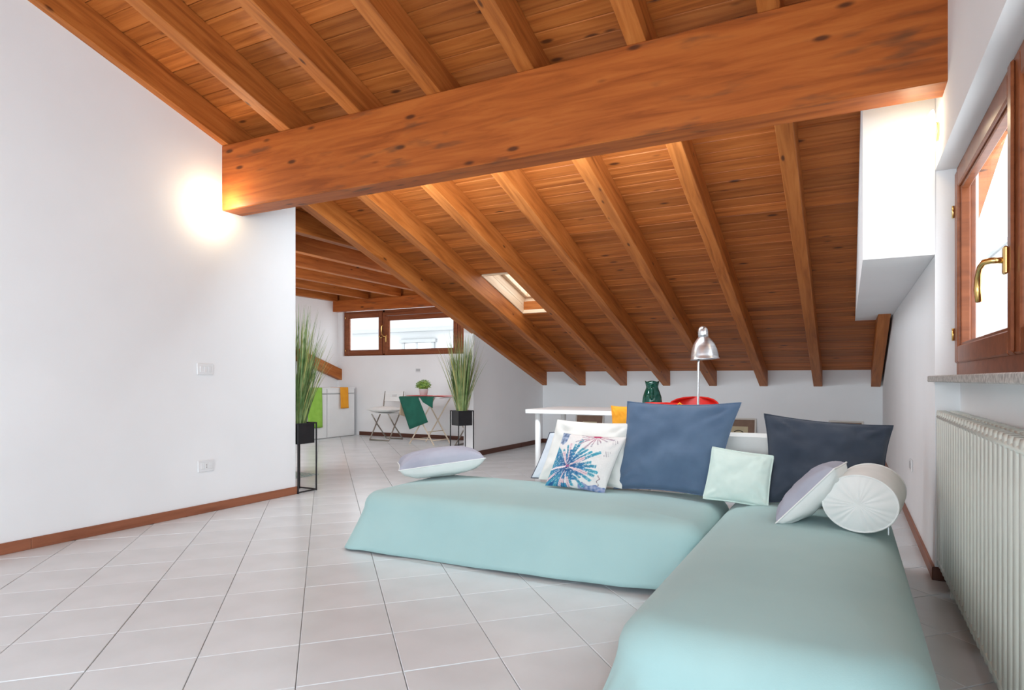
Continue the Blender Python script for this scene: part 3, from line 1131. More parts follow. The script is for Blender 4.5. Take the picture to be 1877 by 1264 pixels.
# ------------------------------------------------------------------ cushions
def cushion(name, q, thick, mats, label, n=30, bow=.05, pin=.5, seed=1, group='cushions on the low beds', wrinkle=.006, piping=None, ears=0, colour=None, two=False):
    """pillow spanned over four corners q (bl, br, tr, tl), front normal towards the room"""
    bl, br, tr, tl = [Vector(p) for p in q]
    c = (bl + br + tr + tl) / 4
    nrm = (br - bl).cross(tl - bl).normalized()
    ex_ = ((br - bl) + (tr - tl)).normalized()
    ez = nrm.cross(ex_)
    root = empty(name, (0, 0, 0))
    low = min(q, key=lambda p: p[2])
    root.location = c - Vector((0, 0, 0))
    tag(root, label, 'cushion', group)
    def P(u, v):
        uu = u * (1 - bow * (1 - v * v))
        vv = v * (1 - bow * (1 - u * u))
        a, b = (uu + 1) / 2, (vv + 1) / 2
        return bl * (1 - a) * (1 - b) + br * a * (1 - b) + tr * a * b + tl * (1 - a) * b
    def H(u, v):
        h = ((1 - abs(u) ** 2.6) * (1 - abs(v) ** 2.6)) ** pin
        return h
    sides = []
    for sgn in (1, -1):
        m = MB()
        vs = []
        for j in range(n + 1):
            for i in range(n + 1):
                u, v = -1 + 2 * i / n, -1 + 2 * j / n
                u = math.copysign(abs(u) ** .85, u)
                v = math.copysign(abs(v) ** .85, v)
                p = P(u, v)
                h = H(u, v)
                wv = wrinkle * (noise.noise(Vector((u * 2.2 + seed, v * 2.2, sgn + seed * 2.0))) + .6 * noise.noise(Vector((u * 5 + v * 3 + seed, v * 4 - u * 2, sgn))))
                # radiating creases at the corners
                rc = min(math.hypot(abs(u) - 1, abs(v) - 1), 1)
                an = math.atan2(1 - abs(v), 1 - abs(u))
                wv += wrinkle * 1.1 * math.sin(an * 9 + seed) * math.exp(-((rc - .3) / .22) ** 2) * h
                vs.append(p + nrm * sgn * (thick / 2 * h + wv * min(1, h * 2)) - c)
        fs = []
        for j in range(n):
            for i in range(n):
                a = j * (n + 1) + i
                f = (a, a + 1, a + n + 2, a + n + 1)
                fs.append(f if sgn > 0 else f[::-1])
        m.add(vs, fs, True)
        mt = mats[0] if sgn > 0 else mats[1]
        o = m.build('front_panel' if sgn > 0 else 'back_panel', mt, root)
        sides.append(o)
        if colour and sgn > 0:
            ca = o.data.color_attributes.new('print', 'FLOAT_COLOR', 'POINT')
            k = 0
            for j in range(n + 1):
                for i in range(n + 1):
                    ca.data[k].color = colour(i / n, j / n)
                    k += 1
    if piping:
        loop = []
        for t in range(28): loop.append(P(-1 + 2 * t / 28, -1) - c)
        for t in range(28): loop.append(P(1, -1 + 2 * t / 28) - c)
        for t in range(28): loop.append(P(1 - 2 * t / 28, 1) - c)
        for t in range(28): loop.append(P(-1, 1 - 2 * t / 28) - c)
        MB().tube(loop, piping[1], 6, closed=True).build('piping', piping[0], root)
    if two:
        sides[0].name = 'top_panel'
        sides[0]['label'] = 'lilac-grey side'
        sides[1]['label'] = 'off-white side'
    return root


# palm print painted as colours
def mixc(a, b, t):
    t = max(0, min(1, t))
    return tuple(a[i] * (1 - t) + b[i] * t for i in range(3)) + (1,)


def palm(u, v):
    base = (0.72, .69, .665, 1)
    col = base
    n1 = noise.noise(Vector((u * 6, v * 6, 3)))
    col = mixc(col, (.62, .62, .60, 1), .4 * max(0, n1))
    def burst(cx, cy, nl, r0, col, inner, outer, wdt, seed, lo=0, cut=None):
        dx, dy = u - cx, v - cy
        r = math.hypot(dx, dy)
        an = math.atan2(dy, dx)
        k = math.floor((an + PI) / (2 * PI) * nl)
        rr = random.Random(seed * 1000 + k)
        L = r0 * rr.uniform(.62, 1.1)
        ac = (k + .5) / nl * 2 * PI - PI + rr.uniform(-.06, .06)
        d = abs(an - ac) / (PI / nl)
        if r < L and d < wdt * (1.15 - .6 * r / L):
            t = r / L + rr.uniform(-.15, .15)
            c = mixc(inner, outer, t)
            if rr.random() < .14: c = (.72, .50, .52, 1)
            vein = d < .12
            if vein: c = mixc(c, (.02, .05, .13, 1), .5)
            if noise.noise(Vector((u * 40, v * 40, seed))) > .22: c = mixc(c, (.62, .72, .74, 1), .45)
            return c
        return col
    # blue corner wash
    d = (u * .9 + v * 1.25)
    if d < .42 + .1 * noise.noise(Vector((u * 8, v * 8, 9))):
        col = mixc((.012, .085, .22, 1), (.04, .27, .42, 1), .5 + 1.1 * noise.noise(Vector((u * 22, v * 22, 2))))
    if u < .17 and v > .74 + .1 * noise.noise(Vector((u * 9, v * 9, 7))):
        col = mixc((.10, .15, .26, 1), (.35, .42, .55, 1), .5 + noise.noise(Vector((u * 20, v * 20, 5))))
    if u > .55 and v < .10 + .05 * noise.noise(Vector((u * 9, 3, 7))):
        col = mixc((.10, .18, .36, 1), (.42, .42, .55, 1), .5 + noise.noise(Vector((u * 24, v * 24, 5))))
    ang = math.atan2(v - .39, u - .35)
    rad = math.hypot(u - .35, v - .39)
    if (ang < -1.5 or ang > 2.5) and rad < .62 + .12 * noise.noise(Vector((ang * 6, rad * 3, 1))):
        col = mixc((.012, .075, .22, 1), (.06, .32, .47, 1), .45 + 1.0 * noise.noise(Vector((ang * 14, rad * 6, 2))) + .3 * (rad - .3))
    col = burst(.35, .39, 30, .46, col, (.015, .06, .20, 1), (.07, .36, .45, 1), 1.0, 4)
    col = burst(.35, .39, 19, .30, col, (.02, .05, .17, 1), (.03, .20, .38, 1), 1.0, 8)
    if math.hypot(u - .35, v - .39) < .025: col = (.32, .10, .22, 1)
    if abs(v - .33 - (u - .10) * .22) < .016 and u < .32: col = (.78, .66, .68, 1)
    col = burst(.58, .955, 18, .27, col, (.42, .06, .14, 1), (.50, .44, .46, 1), .55, 6)
    if math.hypot((u - .58) * .8, (v - .965) * 1.6) < .045: col = (.42, .05, .12, 1)
    # pencilled scribbles
    for (sx, sy) in ((.86, .62), (.90, .86)):
        if abs(u - sx) < .045 and abs(v - sy) < .045 and abs(math.sin((u + v * .5) * 90)) < .3: col = (.16, .12, .16, 1)
    if abs(u - .86 - .02 * math.sin(v * 60)) < .008 and .10 < v < .30: col = (.25, .18, .20, 1)
    return col


cushion('cushion', [(-2.575, 3.21, .415), (-2.13, 3.55, .482), (-2.33, 3.78, .465), (-2.77, 3.44, .428)], .19, ('lilacgrey', 'offwhite'), 'flat grey and off-white cushion lying alone on the end of the bed', seed=2, pin=.42, bow=.04, piping=('offwhite', .004), two=True)
cushion('cushion', [(-1.83, 3.62, .365), (-1.43, 3.56, .362), (-1.40, 3.66, .70), (-1.73, 3.69, .655)], .055, ('paleblue', 'paleblue'), 'pale blue cushion with dark piping half hidden behind the cream cushion', seed=3, piping=('stripe', .004))
cushion('cushion', [(-1.742, 3.545, .372), (-1.168, 3.475, .368), (-1.138, 3.575, .742), (-1.655, 3.645, .745)], .10, ('cream', 'cream'), 'large plain cream cushion behind the palm print cushion', seed=4, bow=.05, wrinkle=.014)
cushion('cushion', [(-1.628, 3.405, .362), (-1.236, 3.365, .350), (-1.145, 3.485, .665), (-1.560, 3.53, .672)], .11, ('print', 'cream'), 'white cushion printed with blue and pink palm bursts', n=110, seed=5, bow=.05, colour=palm, wrinkle=.005)
cushion('cushion', [(-1.225, 3.495, .362), (-.635, 3.475, .358), (-.522, 3.585, .873), (-1.178, 3.607, .868)], .135, ('navy', 'navy'), 'large slate blue square cushion standing in front of the reading lamp', seed=6, bow=.075, wrinkle=.017, piping=('navy', .004))
cushion('cushion', [(-.688, 3.395, .368), (-.368, 3.42, .343), (-.347, 3.50, .598), (-.654, 3.478, .632)], .10, ('mint', 'mint'), 'small mint green piped cushion between the two big dark cushions', seed=7, bow=.035, wrinkle=.009, piping=('mint', .0055))
cushion('cushion', [(-.385, 3.465, .360), (.165, 3.56, .372), (.207, 3.665, .765), (-.402, 3.578, .815)], .15, ('charcoal', 'charcoal'), 'large dark charcoal cushion slumped behind the bolster', seed=8, bow=.075, wrinkle=.022, piping=('charcoal', .004))
cushion('cushion', [(-.285, 2.97, .362), (-.225, 3.28, .372), (-.005, 3.24, .618), (-.05, 2.95, .622)], .145, ('offwhite', 'lilacgrey'), 'two-tone grey and off-white cushion standing on edge against the bolster', seed=9, pin=.42, bow=.05, piping=('offwhite', .004))
# firm white back cushion behind the row
m = MB().box(-1.10, 0.02, 3.685, 3.74, .345, .698, b=.02)
tag(m.build('back_cushion', 'offwhite'), 'white back cushion showing between the slate and charcoal cushions', 'cushion')

# bolster
bo = empty('bolster', (.045, 2.985, .476))
tag(bo, 'round off-white bolster with pleated end lying beside the radiator wall', 'bolster')
d = Vector((.055, .42, 0.0)).normalized()
yaw = math.atan2(d.y, d.x)
rx, rz, Lb = .150, .124, .43
m = MB()
nn = 72
prof = []
for i in range(13):
    t = i / 12
    prof.append((t * Lb, 1.0 - .05 * abs(2 * t - 1) ** 3))
rings = []
for s, rr in prof:
    rings.append([(s, rx * rr * math.cos(2 * PI * k / nn), rz * rr * math.sin(2 * PI * k / nn)) for k in range(nn)])
vs = [p for r_ in rings for p in r_]
fs = [(i * nn + k, i * nn + (k + 1) % nn, (i + 1) * nn + (k + 1) % nn, (i + 1) * nn + k) for i in range(12) for k in range(nn)]
m.add(vs, fs, True)
m.build('bolster_tube', 'offwhite', bo, (0, 0, 0), (0, 0, yaw))
for s0, sg in ((0, -1), (Lb, 1)):
    m = MB()
    rings = []
    NN = 144
    for j, rr in enumerate((.95, .85, .7, .55, .4, .25, .12, .03)):
        ring = []
        for k in range(NN):
            a = 2 * PI * k / NN
            pl = .0036 * math.sin(a * 19 + 2.2 * math.sin(a * 3 + 1) + 1.2 * math.sin(a * 7)) * (.45 + .9 * abs(noise.noise(Vector((math.cos(a) * 2.2, math.sin(a) * 2.2, 4))))) * min(1, rr * 1.8) * (1 if rr < .93 else .2)
            dome = .034 * (1 - rr ** 2) * (1 if rr > .1 else .9)
            ring.append((s0 + sg * (dome + pl), rx * rr * math.cos(a), rz * rr * math.sin(a)))
        rings.append(ring)
    vs = [p for r_ in rings for p in r_]
    fs = [(i * NN + k, i * NN + (k + 1) % NN, (i + 1) * NN + (k + 1) % NN, (i + 1) * NN + k) for i in range(len(rings) - 1) for k in range(NN)]
    fs.append([(len(rings) - 1) * NN + k for k in range(NN)])
    m.add(vs, fs, True)
    m.build('pleated_end', 'offwhite', bo, (0, 0, 0), (0, 0, yaw))
    loop = [(s0 + sg * .002, rx * .955 * math.cos(2 * PI * k / 60), rz * .955 * math.sin(2 * PI * k / 60)) for k in range(60)]
    MB().tube(loop, .0045, 6, closed=True).build('piping', 'offwhite', bo, (0, 0, 0), (0, 0, yaw))
MB().box(-.004, .0, -.11, -.104, -.118, -.085, b=.001).build('zip_pull', 'alu', bo, (0, 0, 0), (0, 0, yaw))

# ------------------------------------------------------------------ reading lamp
lp = empty('floor_lamp', (-.83, 3.93, 0))
tag(lp, 'brushed aluminium reading lamp with bell shade standing behind the slate cushion', 'lamp')
MB().lathe([(.12, 0), (.12, .012), (.112, .02), (.02, .028)], 32).build('base', 'alu', lp)
MB().tube([(-.012, 0, .02), (.0, 0, .7), (.004, .0, 1.10), (.012, .0, 1.16)], .0075, 10).build('pole', 'alu', lp)
sh = Matrix.Translation((.045, -.01, 1.128)) @ Matrix.Rotation(R(-4), 4, 'Y')
m = MB()
m.lathe([(.088, -.004), (.0865, .0), (.0835, .004), (.082, .022), (.076, .056), (.065, .088), (.05, .112), (.036, .128), (.030, .135)], 40, sh, capb=False, capt=False)
o = m.build('shade', 'alu', lp)
o.modifiers.new('t', 'SOLIDIFY').thickness = .0015
m = MB()
m.lathe([(.030, .131), (.0305, .15), (.0305, .166), (.028, .182), (.021, .194), (.010, .200), (.0, .201)], 28, sh, capt=False)
m.build('shade_cap', 'alu', lp)
MB().lathe([(.014, .05), (.02, .03), (.026, .015), (.02, -.002), (.0, -.006)], 16, sh, capt=False).build('bulb', 'plastic', lp)

# ------------------------------------------------------------------ desk and what stands on and around it
DX, DXE, DY, DYE = -2.52, -1.02, 4.87, 5.56
dk = empty('desk', ((DX + DXE) / 2, (DY + DYE) / 2, 0))
tag(dk, 'plain white desk on round legs behind the beds', 'desk')
hx, hy = (DXE - DX) / 2, (DYE - DY) / 2
MB().box(-hx, hx, -hy, hy, .705, .74, b=.003).build('desk_top', 'white', dk)
for sx in (-1, 1):
    for sy in (-1, 1):
        MB().tube([(sx * (hx - .09), sy * (hy - .07), 0), (sx * (hx - .09), sy * (hy - .07), .705)], .025, 14).build('leg', 'white', dk)


def shell_chair(x, y, rz, label):
    """moulded armchair shell on thin legs; back towards local +y, opening towards -y"""
    root = empty('shell_chair', (x, y, 0), rz)
    tag(root, label, 'chair', 'red shell chairs at the desk')
    m = MB()
    n = 26
    rows = []
    # seat bowl to back: rows go from front seat edge over the seat up the back
    prof = [(-.24, .445, .20, .0), (-.14, .435, .235, .015), (.0, .425, .25, .03), (.10, .43, .26, .05), (.17, .46, .265, .075), (.215, .53, .27, .11), (.235, .62, .268, .13), (.245, .71, .255, .13), (.248, .76, .235, .115), (.25, .79, .208, .10), (.251, .812, .168, .075), (.252, .826, .112, .05), (.252, .831, .045, .02)]
    nn = 15
    vs = []
    for (py, pz, hw_, wrap) in prof:
        for k in range(nn):
            u = -1 + 2 * k / (nn - 1)
            xx = hw_ * math.sin(u * PI / 2 * .98)
            curl = 1 - math.cos(u * PI / 2)
            yy = py - wrap * 1.6 * curl ** 1.2 if pz > .44 else py
            zz = pz + (.16 * curl ** 2 if pz < .55 else .03 * curl * (1 if pz < .7 else 0))
            vs.append((xx, yy, zz))
    fs = []
    for i in range(len(prof) - 1):
        for k in range(nn - 1):
            a = i * nn + k
            fs.append((a, a + 1, a + nn + 1, a + nn))
    m.add(vs, fs, True)
    o = m.build('seat_shell', 'red', root)
    s = o.modifiers.new('t', 'SOLIDIFY')
    s.thickness = .010
    s2 = o.modifiers.new('s', 'SUBSURF')
    s2.levels = 1
    s2.render_levels = 1
    # rolled rim along the back
    loop = []
    for i in range(4, len(prof)): loop.append(vs[i * nn])
    top = [vs[(len(prof) - 1) * nn + k] for k in range(nn)]
    loop += top[1:]
    for i in range(len(prof) - 2, 3, -1): loop.append(vs[i * nn + nn - 1])
    MB().tube(loop, .008, 8).build('rim', 'red', root)
    for sx in (-1, 1):
        for sy in (-1, 1):
            MB().tube([(sx * .12, sy * .11, .435), (sx * .22, sy * .21, 0)], [.012, .009], 8).build('leg', 'steel', root)
    return root


shell_chair(-1.20, 4.62, R(180), 'red moulded chair with its back to the beds and an orange cushion')
shell_chair(-1.28, 5.81, 0, 'red moulded chair on the far side of the desk, facing the room')
cushion('seat_cushion', [(-1.575, 4.475, .58), (-1.40, 4.465, .57), (-1.42, 4.455, .80), (-1.585, 4.465, .803)], .05, ('orange', 'orange'), 'orange cushion stuck into the red chair nearest the beds', seed=12, group=None, piping=('orange', .003))
ot = MB().tube([(-1.065, 4.365, .818), (-1.045, 4.355, .836), (-1.02, 4.355, .818), (-1.035, 4.355, .80), (-1.058, 4.36, .81), (-1.07, 4.36, .792)], .006, 8)
tag(ot.build('cushion_tie', 'orange'), 'orange cushion tie knotted round the rim of the red chair', 'tie')

# green glass jug
jg = empty('glass_jug', (-1.515, 5.32, .7408), R(-70))
tag(jg, 'green glass jug with ruffled lip standing on the white desk', 'jug')
m = MB()
prof = [(.056, .0), (.066, .004), (.076, .03), (.081, .065), (.077, .105), (.064, .145), (.052, .175), (.048, .195), (.052, .215), (.058, .245)]
n = 40
vs, fs = [], []
for r_, z in prof:
    for k in range(n):
        a = 2 * PI * k / n
        rr = r_
        if z > .20: rr *= 1 + .045 * math.sin(a * 4) * (z - .2) / .045
        zz = z + (.004 * math.cos(a * 4) if z > .23 else 0)
        if z > .2 and abs(a - PI) < .5: rr *= 1 + .18 * (z - .2) / .045
        vs.append((rr * math.cos(a), rr * math.sin(a), zz))
for i in range(len(prof) - 1):
    for k in range(n):
        fs.append((i * n + k, i * n + (k + 1) % n, (i + 1) * n + (k + 1) % n, (i + 1) * n + k))
fs.append(list(range(n))[::-1])
m.add(vs, fs, True)
o = m.build('jug_body', 'gglass', jg)
o.modifiers.new('t', 'SOLIDIFY').thickness = .004
hp = [(.05, -.01, .20), (.085, -.01, .205), (.105, -.01, .17), (.10, -.01, .12), (.079, -.01, .085)]
MB().tube([(x, y - .0, z) for x, y, z in hp], .008, 8).build('jug_handle', 'gglass', jg)


# framed pictures leaning on the knee wall
def picture(x, wd, ht, label, seed):
    lean = R(8)
    root = empty('framed_picture', (x, YK - .07, 0), 0)
    root.rotation_euler = (-lean, 0, 0)
    tag(root, label, 'picture', 'framed prints leaning on the low wall')
    f = MB()
    t = .022
    for a0, a1, b0, b1 in ((-wd / 2, -wd / 2 + t, 0, ht), (wd / 2 - t, wd / 2, 0, ht), (-wd / 2 + t, wd / 2 - t, 0, t), (-wd / 2 + t, wd / 2 - t, ht - t, ht)):
        f.box(a0, a1, -.018, .004, b0, b1, b=.003)
    f.build('frame', 'framewhite', root)
    MB().box(-wd / 2 + t, wd / 2 - t, -.006, .0, t, ht - t).build('passepartout', 'brownpaint', root)
    MB().box(-wd * .24, wd * .26, -.0085, -.006, ht * .22, ht * .76, b=.001).build('print_sheet', 'paper', root)
    k = MB()
    rr = random.Random(seed)
    # a loosely drawn ink sketch: two strokes like a leafy bough
    for q in range(3):
        x0 = -wd * .13 + q * wd * .11
        pts = [(x0 + wd * .07 * math.sin(i * .5 + q), -.0098, ht * (.40 + .03 * i - .006 * i * i + .03 * q)) for i in range(7)]
        k.tube(pts, .0045, 5)
    k.tube([(-wd * .14 + i * wd * .045, -.0098, ht * (.60 + .045 * math.sin(i * .55))) for i in range(7)], .006, 5)
    k.build('ink_drawing', 'ink', root)
    return root


picture(-3.52, .46, .475, 'brown mounted print in pale frame under the desk end', 1)
picture(-1.33, .45, .475, 'brown mounted print in pale frame beyond the white back cushion', 2)
picture(-.02, .40, .475, 'brown mounted print whose top edge shows over the charcoal cushion', 3)

# ------------------------------------------------------------------ tall grass planters
def planter(x, y, rz, label, seed, keep, hgt=.615):
    root = empty('grass_planter', (x, y, 0), rz)
    tag(root, label, 'plant', 'tall grasses in black stands')
    a = .105
    t = .0055
    for sx in (-1, 1):
        for sy in (-1, 1):
            MB().box(sx * a - t, sx * a + t, sy * a - t, sy * a + t, 0, hgt, b=.001).build('leg', 'black', root)
    for nm, z in (('base_ring', t * 2), ('top_ring', hgt - t)):
        f = MB()
        for s in (-1, 1):
            f.box(-a, a, s * a - t, s * a + t, z - t, z + t)
            f.box(s * a - t, s * a + t, -a, a, z - t, z + t)
        f.build(nm, 'black', root)
    b = .094
    p = MB()
    zb_, zt_ = hgt - .185, hgt - .002
    p.box(-b, b, -b, b, zb_, zb_ + .006)
    for s in (-1, 1):
        p.box(s * b, s * (b - .005), -b, b, zb_ + .006, zt_, b=.001)
        p.box(-b + .005, b - .005, s * b, s * (b - .005), zb_ + .006, zt_, b=.001)
    po = p.build('planter_box', 'black', root)
    MB().box(-b + .006, b - .006, -b + .006, b - .006, zt_ - .04, zt_ - .02).build('soil', 'soil', root)
    rr = random.Random(seed)
    for nm, mt, cnt in (('grass_blades', 'grass1', 230), ('straw_blades', 'grass2', 60)):
        g = MB()
        for q in range(cnt):
            an = rr.uniform(0, 2 * PI)
            r0 = .062 * math.sqrt(rr.random())
            x0, y0 = r0 * math.cos(an), r0 * math.sin(an)
            L = rr.choice((rr.uniform(.5, .82), rr.uniform(.72, 1.10))) if nm == 'grass_blades' else rr.uniform(.6, 1.05)
            tilt = abs(rr.gauss(.06, .09)) + r0 * 1.5
            bend = abs(rr.gauss(.0, .15))
            if L > .9: tilt *= .55; bend *= .6
            da_ = an + rr.uniform(-.5, .5)
            reach = L * math.sin(tilt + bend * .7)
            for _ in range(12):
                wx_ = x + math.cos(da_ + rz) * reach + math.cos(an + rz) * r0
                wy_ = y + math.sin(da_ + rz) * reach + math.sin(an + rz) * r0
                if keep(wx_, wy_): break
                da_ += .6
            else:
                tilt = .02; bend = .02
            dx, dy = math.cos(da_), math.sin(da_)
            wd = rr.uniform(.0045, .0085)
            px, py = -dy, dx
            tw = rr.uniform(-1, 1)
            pts = []
            ang = tilt
            cx_, cz = 0, 0
            sN = 6
            vs = []
            for i in range(sN + 1):
                t_ = i / sN
                ww = wd * (1 - t_ ** 1.6) + .0004
                ca, sa = math.cos(tw), math.sin(tw)
                wx, wy = px * ca + dx * sa * .6, py * ca + dy * sa * .6
                bx_, by_, bz_ = x0 + dx * cx_, y0 + dy * cx_, zt_ - .03 + cz
                vs.append((bx_ - wx * ww, by_ - wy * ww, bz_))
                vs.append((bx_ + wx * ww, by_ + wy * ww, bz_))
                ang += bend / sN * (1 + t_)
                cx_ += math.sin(ang) * L / sN
                cz += math.cos(ang) * L / sN
            g.add(vs, [(2 * i, 2 * i + 1, 2 * i + 3, 2 * i + 2) for i in range(sN)], True)
        go = g.build(nm, mt, root)
        go['kind'] = 'stuff'
    return root


planter(-4.40, 4.085, 0, 'tall green grass in black stand at the end of the near white wall', 21, lambda a, b: b > 3.985)
planter(-4.305, 6.60, R(62), 'tall green grass in black stand before the partition by the folding table', 35, lambda a, b: b < 6.885)

# teal mat whose corner shows on the floor behind the near wall
m = MB().box(-6.2, -4.985, 4.30, 4.90, .0005, .006, b=.002)
tag(m.build('floor_mat', 'rugmat'), 'teal speckled mat lying on the tiles behind the near planter', 'rug')

# ------------------------------------------------------------------ kitchen units
def unit(y0, y1, label):
    root = empty('kitchen_unit', (-8.15, (y0 + y1) / 2, 0))
    tag(root, label, 'cabinet', 'white kitchen units')
    h = (y1 - y0) / 2
    MB().box(-.24, .225, -h + .003, h - .003, .0, .835, b=.002).build('body', 'white', root)
    d = MB().box(.226, .248, -h + .006, h - .006, .012, .742, b=.003).build('door', 'white', root)
    MB().box(.2265, .247, -h + .006, h - .006, .765, .838, b=.003).build('drawer_front', 'white', root)
    MB().box(.2265, .238, -h + .006, h - .006, .743, .764).build('grip_rail', 'greyplastic', root)
    return root


unit(7.955, 8.615, 'white kitchen unit with orange cloth, against the window wall')
unit(7.290, 7.950, 'white kitchen unit with lime green cloth, beside the near grass planter')
unit(6.625, 7.285, 'white kitchen unit hidden beyond the end of the near wall')
m = MB().box(-8.395, -7.895, 6.62, 8.62, .838, .858, b=.003)
tag(m.build('worktop', 'white'), 'thin white worktop lying over the kitchen units', 'worktop')


def hang_cloth(name, mat, y0, y1, x, ztop, drop, over, label, seed, skew=0):
    """towel lying over the worktop edge and hanging in front of it (front faces +x)"""
    m = MB()
    ny, path = 12, []
    for i in range(5): path.append((x - over + over * i / 4, ztop))
    for i in range(1, 4):
        a = PI / 2 * i / 3
        path.append((x + .006 * math.sin(a), ztop - .006 + .006 * math.cos(a)))
    for i in range(1, 11): path.append((x + .006, ztop - .006 - drop * i / 10))
    vs = []
    for k, (px, pz) in enumerate(path):
        t = max(0, (ztop - pz) / drop)
        for j in range(ny + 1):
            u = j / ny
            vs.append((px + .006 + t * .012 * (1 + noise.noise(Vector((u * 3, t, seed)))), y0 + (y1 - y0) * u + skew * t, pz + .002 - .02 * t * u * (1 if skew else 0)))
    n = ny + 1
    fs = [(i * n + j, i * n + j + 1, (i + 1) * n + j + 1, (i + 1) * n + j) for i in range(len(path) - 1) for j in range(ny)]
    m.add(vs, fs, True)
    o = m.build(name, mat)
    s = o.modifiers.new('t', 'SOLIDIFY')
    s.thickness = .003
    s.offset = 1
    tag(o, label, 'towel')
    return o


hang_cloth('tea_towel', 'orange', 8.235, 8.43, -7.893, .860, .36, .22, 'orange cloth hanging over the front of the white unit by the window', 3)
hang_cloth('tea_towel', 'lime', 7.50, 7.815, -7.893, .860, .66, .22, 'lime green cloth hanging over the front of the white unit by the grass', 4)

# ------------------------------------------------------------------ folding chairs and table
def fold_chair(x, y, rz, label):
    """steel-tube folding chair with white back panel and seat; it faces local +y, width along x"""
    root = empty('folding_chair', (x, y, 0), rz)
    tag(root, label, 'chair', 'white folding chairs')
    r_ = .011
    w_ = .205
    # frame A: back legs run from the front floor up to the back rest
    fa = MB()
    fa.tube([(-w_, -.20, .80), (-w_, -.155, .55), (-w_, .03, .25), (-w_, .16, .035), (-w_, .175, r_), (w_, .175, r_), (w_, .16, .035), (w_, .03, .25), (w_, -.155, .55), (w_, -.20, .80)], r_, 8)
    fa.build('front_frame', 'steel', root)
    fb = MB()
    v_ = .18
    fb.tube([(-v_, .16, .435), (-v_, .02, .25), (-v_, -.175, .035), (-v_, -.19, r_), (v_, -.19, r_), (v_, -.175, .035), (v_, .02, .25), (v_, .16, .435)], r_, 8)
    fb.build('rear_frame', 'steel', root)
    MB().box(-.175, .175, -.17, .19, .435, .452, b=.006).build('seat', 'white', root)
    bk = MB()
    hw_ = .225
    for a0, a1, b0, b1 in ((-hw_, hw_, -.085, -.01), (-hw_, -.06, -.01, .03), (.06, hw_, -.01, .03), (-hw_, hw_, .03, .085)):
        bk.box(a0, a1, -.009, .009, b0, b1, b=.003)
    bk.build('back_panel', 'white', root, (0, -.188, .715), (R(9), 0, 0))
    return root


fold_chair(-6.83, 8.20, R(178), 'white folding chair with a pillow on its seat, below the alcove window')
fold_chair(-5.12, 8.10, R(100), 'white folding chair mostly hidden behind the second grass planter')
cushion('seat_cushion', [(-7.07, 7.97, .506), (-6.57, 7.97, .506), (-6.57, 8.36, .506), (-7.07, 8.36, .506)], .10, ('offwhite', 'offwhite'), 'soft white pillow lying on the folding chair seat', seed=15, group=None, pin=.5)

tx, ty, tz = -5.83, 7.98, .735
ft = empty('folding_table', (tx, ty, 0), R(-5))
tag(ft, 'small pale folding table dressed with a dark green cloth', 'table')
MB().box(-.41, .38, -.20, .26, .715, tz, b=.004).build('table_top', 'white', ft)
for sy, nm in ((-.16, 'near'), (.22, 'far')):
    MB().tube([(-.24, sy, .71), (.26, sy, .0)], .011, 6, sq=True).build('leg', 'birch', ft)
    MB().tube([(.24, sy + .024, .71), (-.26, sy + .024, .0)], .011, 6, sq=True).build('leg', 'birch', ft)
for xx, zz in ((-.21, .07), (.21, .07), (.12, .20)):
    MB().tube([(xx, -.16, zz), (xx, .24, zz)], .008, 6).build('rail', 'birch', ft)
MB().tube([(-.2, -.16, .085), (.2, -.16, .085)], .008, 6).build('rail', 'birch', ft)


def drape(name, mat, corner_pts, top_pts, label, seed):
    """cloth lying on the table top and hanging over its edge: rows of 3-D points joined and softly rippled"""
    rows = [top_pts] + corner_pts
    m = MB()
    nu = 12
    vs = []
    fine = []
    for i in range(len(rows) - 1):
        for s in range(6):
            t = s / 6
            fine.append([tuple(rows[i][e][c] * (1 - t) + rows[i + 1][e][c] * t for c in range(3)) for e in range(2)])
    fine.append(rows[-1])
    for i, (a, b2) in enumerate(fine):
        for j in range(nu + 1):
            u = j / nu
            p = [a[c] * (1 - u) + b2[c] * u for c in range(3)]
            if i > 8: p[1] += .004 * noise.noise(Vector((u * 4, i * .25, seed)))
            vs.append(tuple(p))
    n = nu + 1
    fs = [(i * n + j, i * n + j + 1, (i + 1) * n + j + 1, (i + 1) * n + j) for i in range(len(fine) - 1) for j in range(nu)]
    m.add(vs, fs, True)
    o = m.build(name, mat)
    s = o.modifiers.new('t', 'SOLIDIFY')
    s.thickness = .003
    tag(o, label, 'tablecloth')
    return o


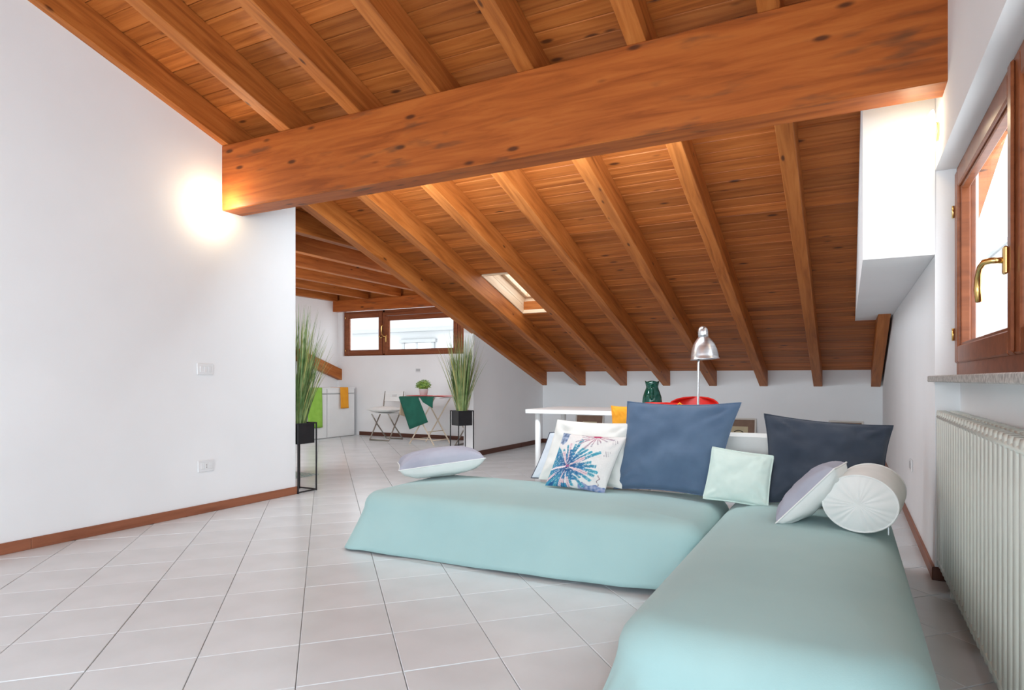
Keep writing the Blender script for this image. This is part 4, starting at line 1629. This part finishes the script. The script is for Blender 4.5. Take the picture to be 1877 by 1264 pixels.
zc = tz + .004
ey = 7.762
drape('table_runner', 'bottle', [[(-6.235, ey + .035, zc), (-5.83, ey - .0, zc)], [(-6.235, ey + .01, zc - .012), (-5.83, ey - .028, zc - .012)], [(-6.01, ey - .01, .235), (-5.635, ey - .05, .36)]], [(-6.02, 8.12, zc), (-5.62, 8.08, zc)], 'dark green cloth hanging diagonally from the front of the folding table', 5)
drape('table_runner', 'beige', [[(-6.246, ey + .10, zc + .000), (-6.246, ey + .40, zc)], [(-6.258, ey + .10, zc - .012), (-6.258, ey + .40, zc - .012)], [(-6.29, ey + .09, .45), (-6.26, ey + .40, .36)]], [(-6.10, ey + .09, zc), (-6.10, ey + .40, zc)], 'beige cloth hanging from the end of the folding table', 6)
drape('table_runner', 'bottle', [[(-5.80, ey - .006, zc + .003), (-5.54, ey - .028, zc + .003)], [(-5.80, ey - .032, zc - .012), (-5.54, ey - .052, zc - .012)], [(-5.74, ey - .035, .655), (-5.55, ey - .055, .57)]], [(-5.80, ey + .12, zc + .003), (-5.52, ey + .10, zc + .003)], 'short end of dark green cloth at the table front beside the hanging one', 7)
for k, (px, py, lab) in enumerate(((-6.00, 7.99, 'coral red placemat under the small boxwood pot'), (-5.58, 7.96, 'coral red placemat at the table end by the tall grass'))):
    m = MB().box(-.17, .17, -.12, .12, 0, .006, b=.002)
    o = m.build('placemat', 'coral', None, (px, py, zc + .006), (0, 0, R(-5)))
    tag(o, lab, 'placemat', 'red placemats')
    m = MB().lathe([(.028, .0), (.038, .012), (.042, .016), (.028, .006), (.0, .004)], 16, capt=False)
bw = empty('potted_boxwood', (-5.93, 8.00, zc + .0125))
tag(bw, 'small round boxwood in a white pot on the folding table', 'plant')
MB().lathe([(.055, 0), (.075, .10), (.078, .102), (.070, .103), (.066, .09), (.0, .088)], 24, capt=False).build('pot', 'white', bw)
g = MB()
rr = random.Random(5)
for q in range(520):
    z = rr.uniform(-.45, 1)
    a = rr.uniform(0, 2 * PI)
    rad_ = rr.uniform(.8, 1.05)
    q_ = math.sqrt(max(0, 1 - z * z))
    p = Vector((q_ * math.cos(a) * .115 * rad_, q_ * math.sin(a) * .115 * rad_, .15 + z * .085 * rad_))
    d1 = Vector((rr.uniform(-1, 1), rr.uniform(-1, 1), rr.uniform(-.2, 1))).normalized() * .016
    d2 = d1.cross(Vector((rr.uniform(-1, 1), rr.uniform(-1, 1), rr.uniform(-1, 1)))).normalized() * .008
    g.add([p, p + d1 * .5 + d2, p + d1, p + d1 * .5 - d2], [(0, 1, 2, 3)])
o = g.build('foliage', 'box1', bw)
o['kind'] = 'stuff'
MB().lathe([(.02, .085), (.06, .095), (.085, .13), (.09, .16), (.06, .205), (.0, .22)], 14, capt=False).build('leafy_core', 'box1', bw)
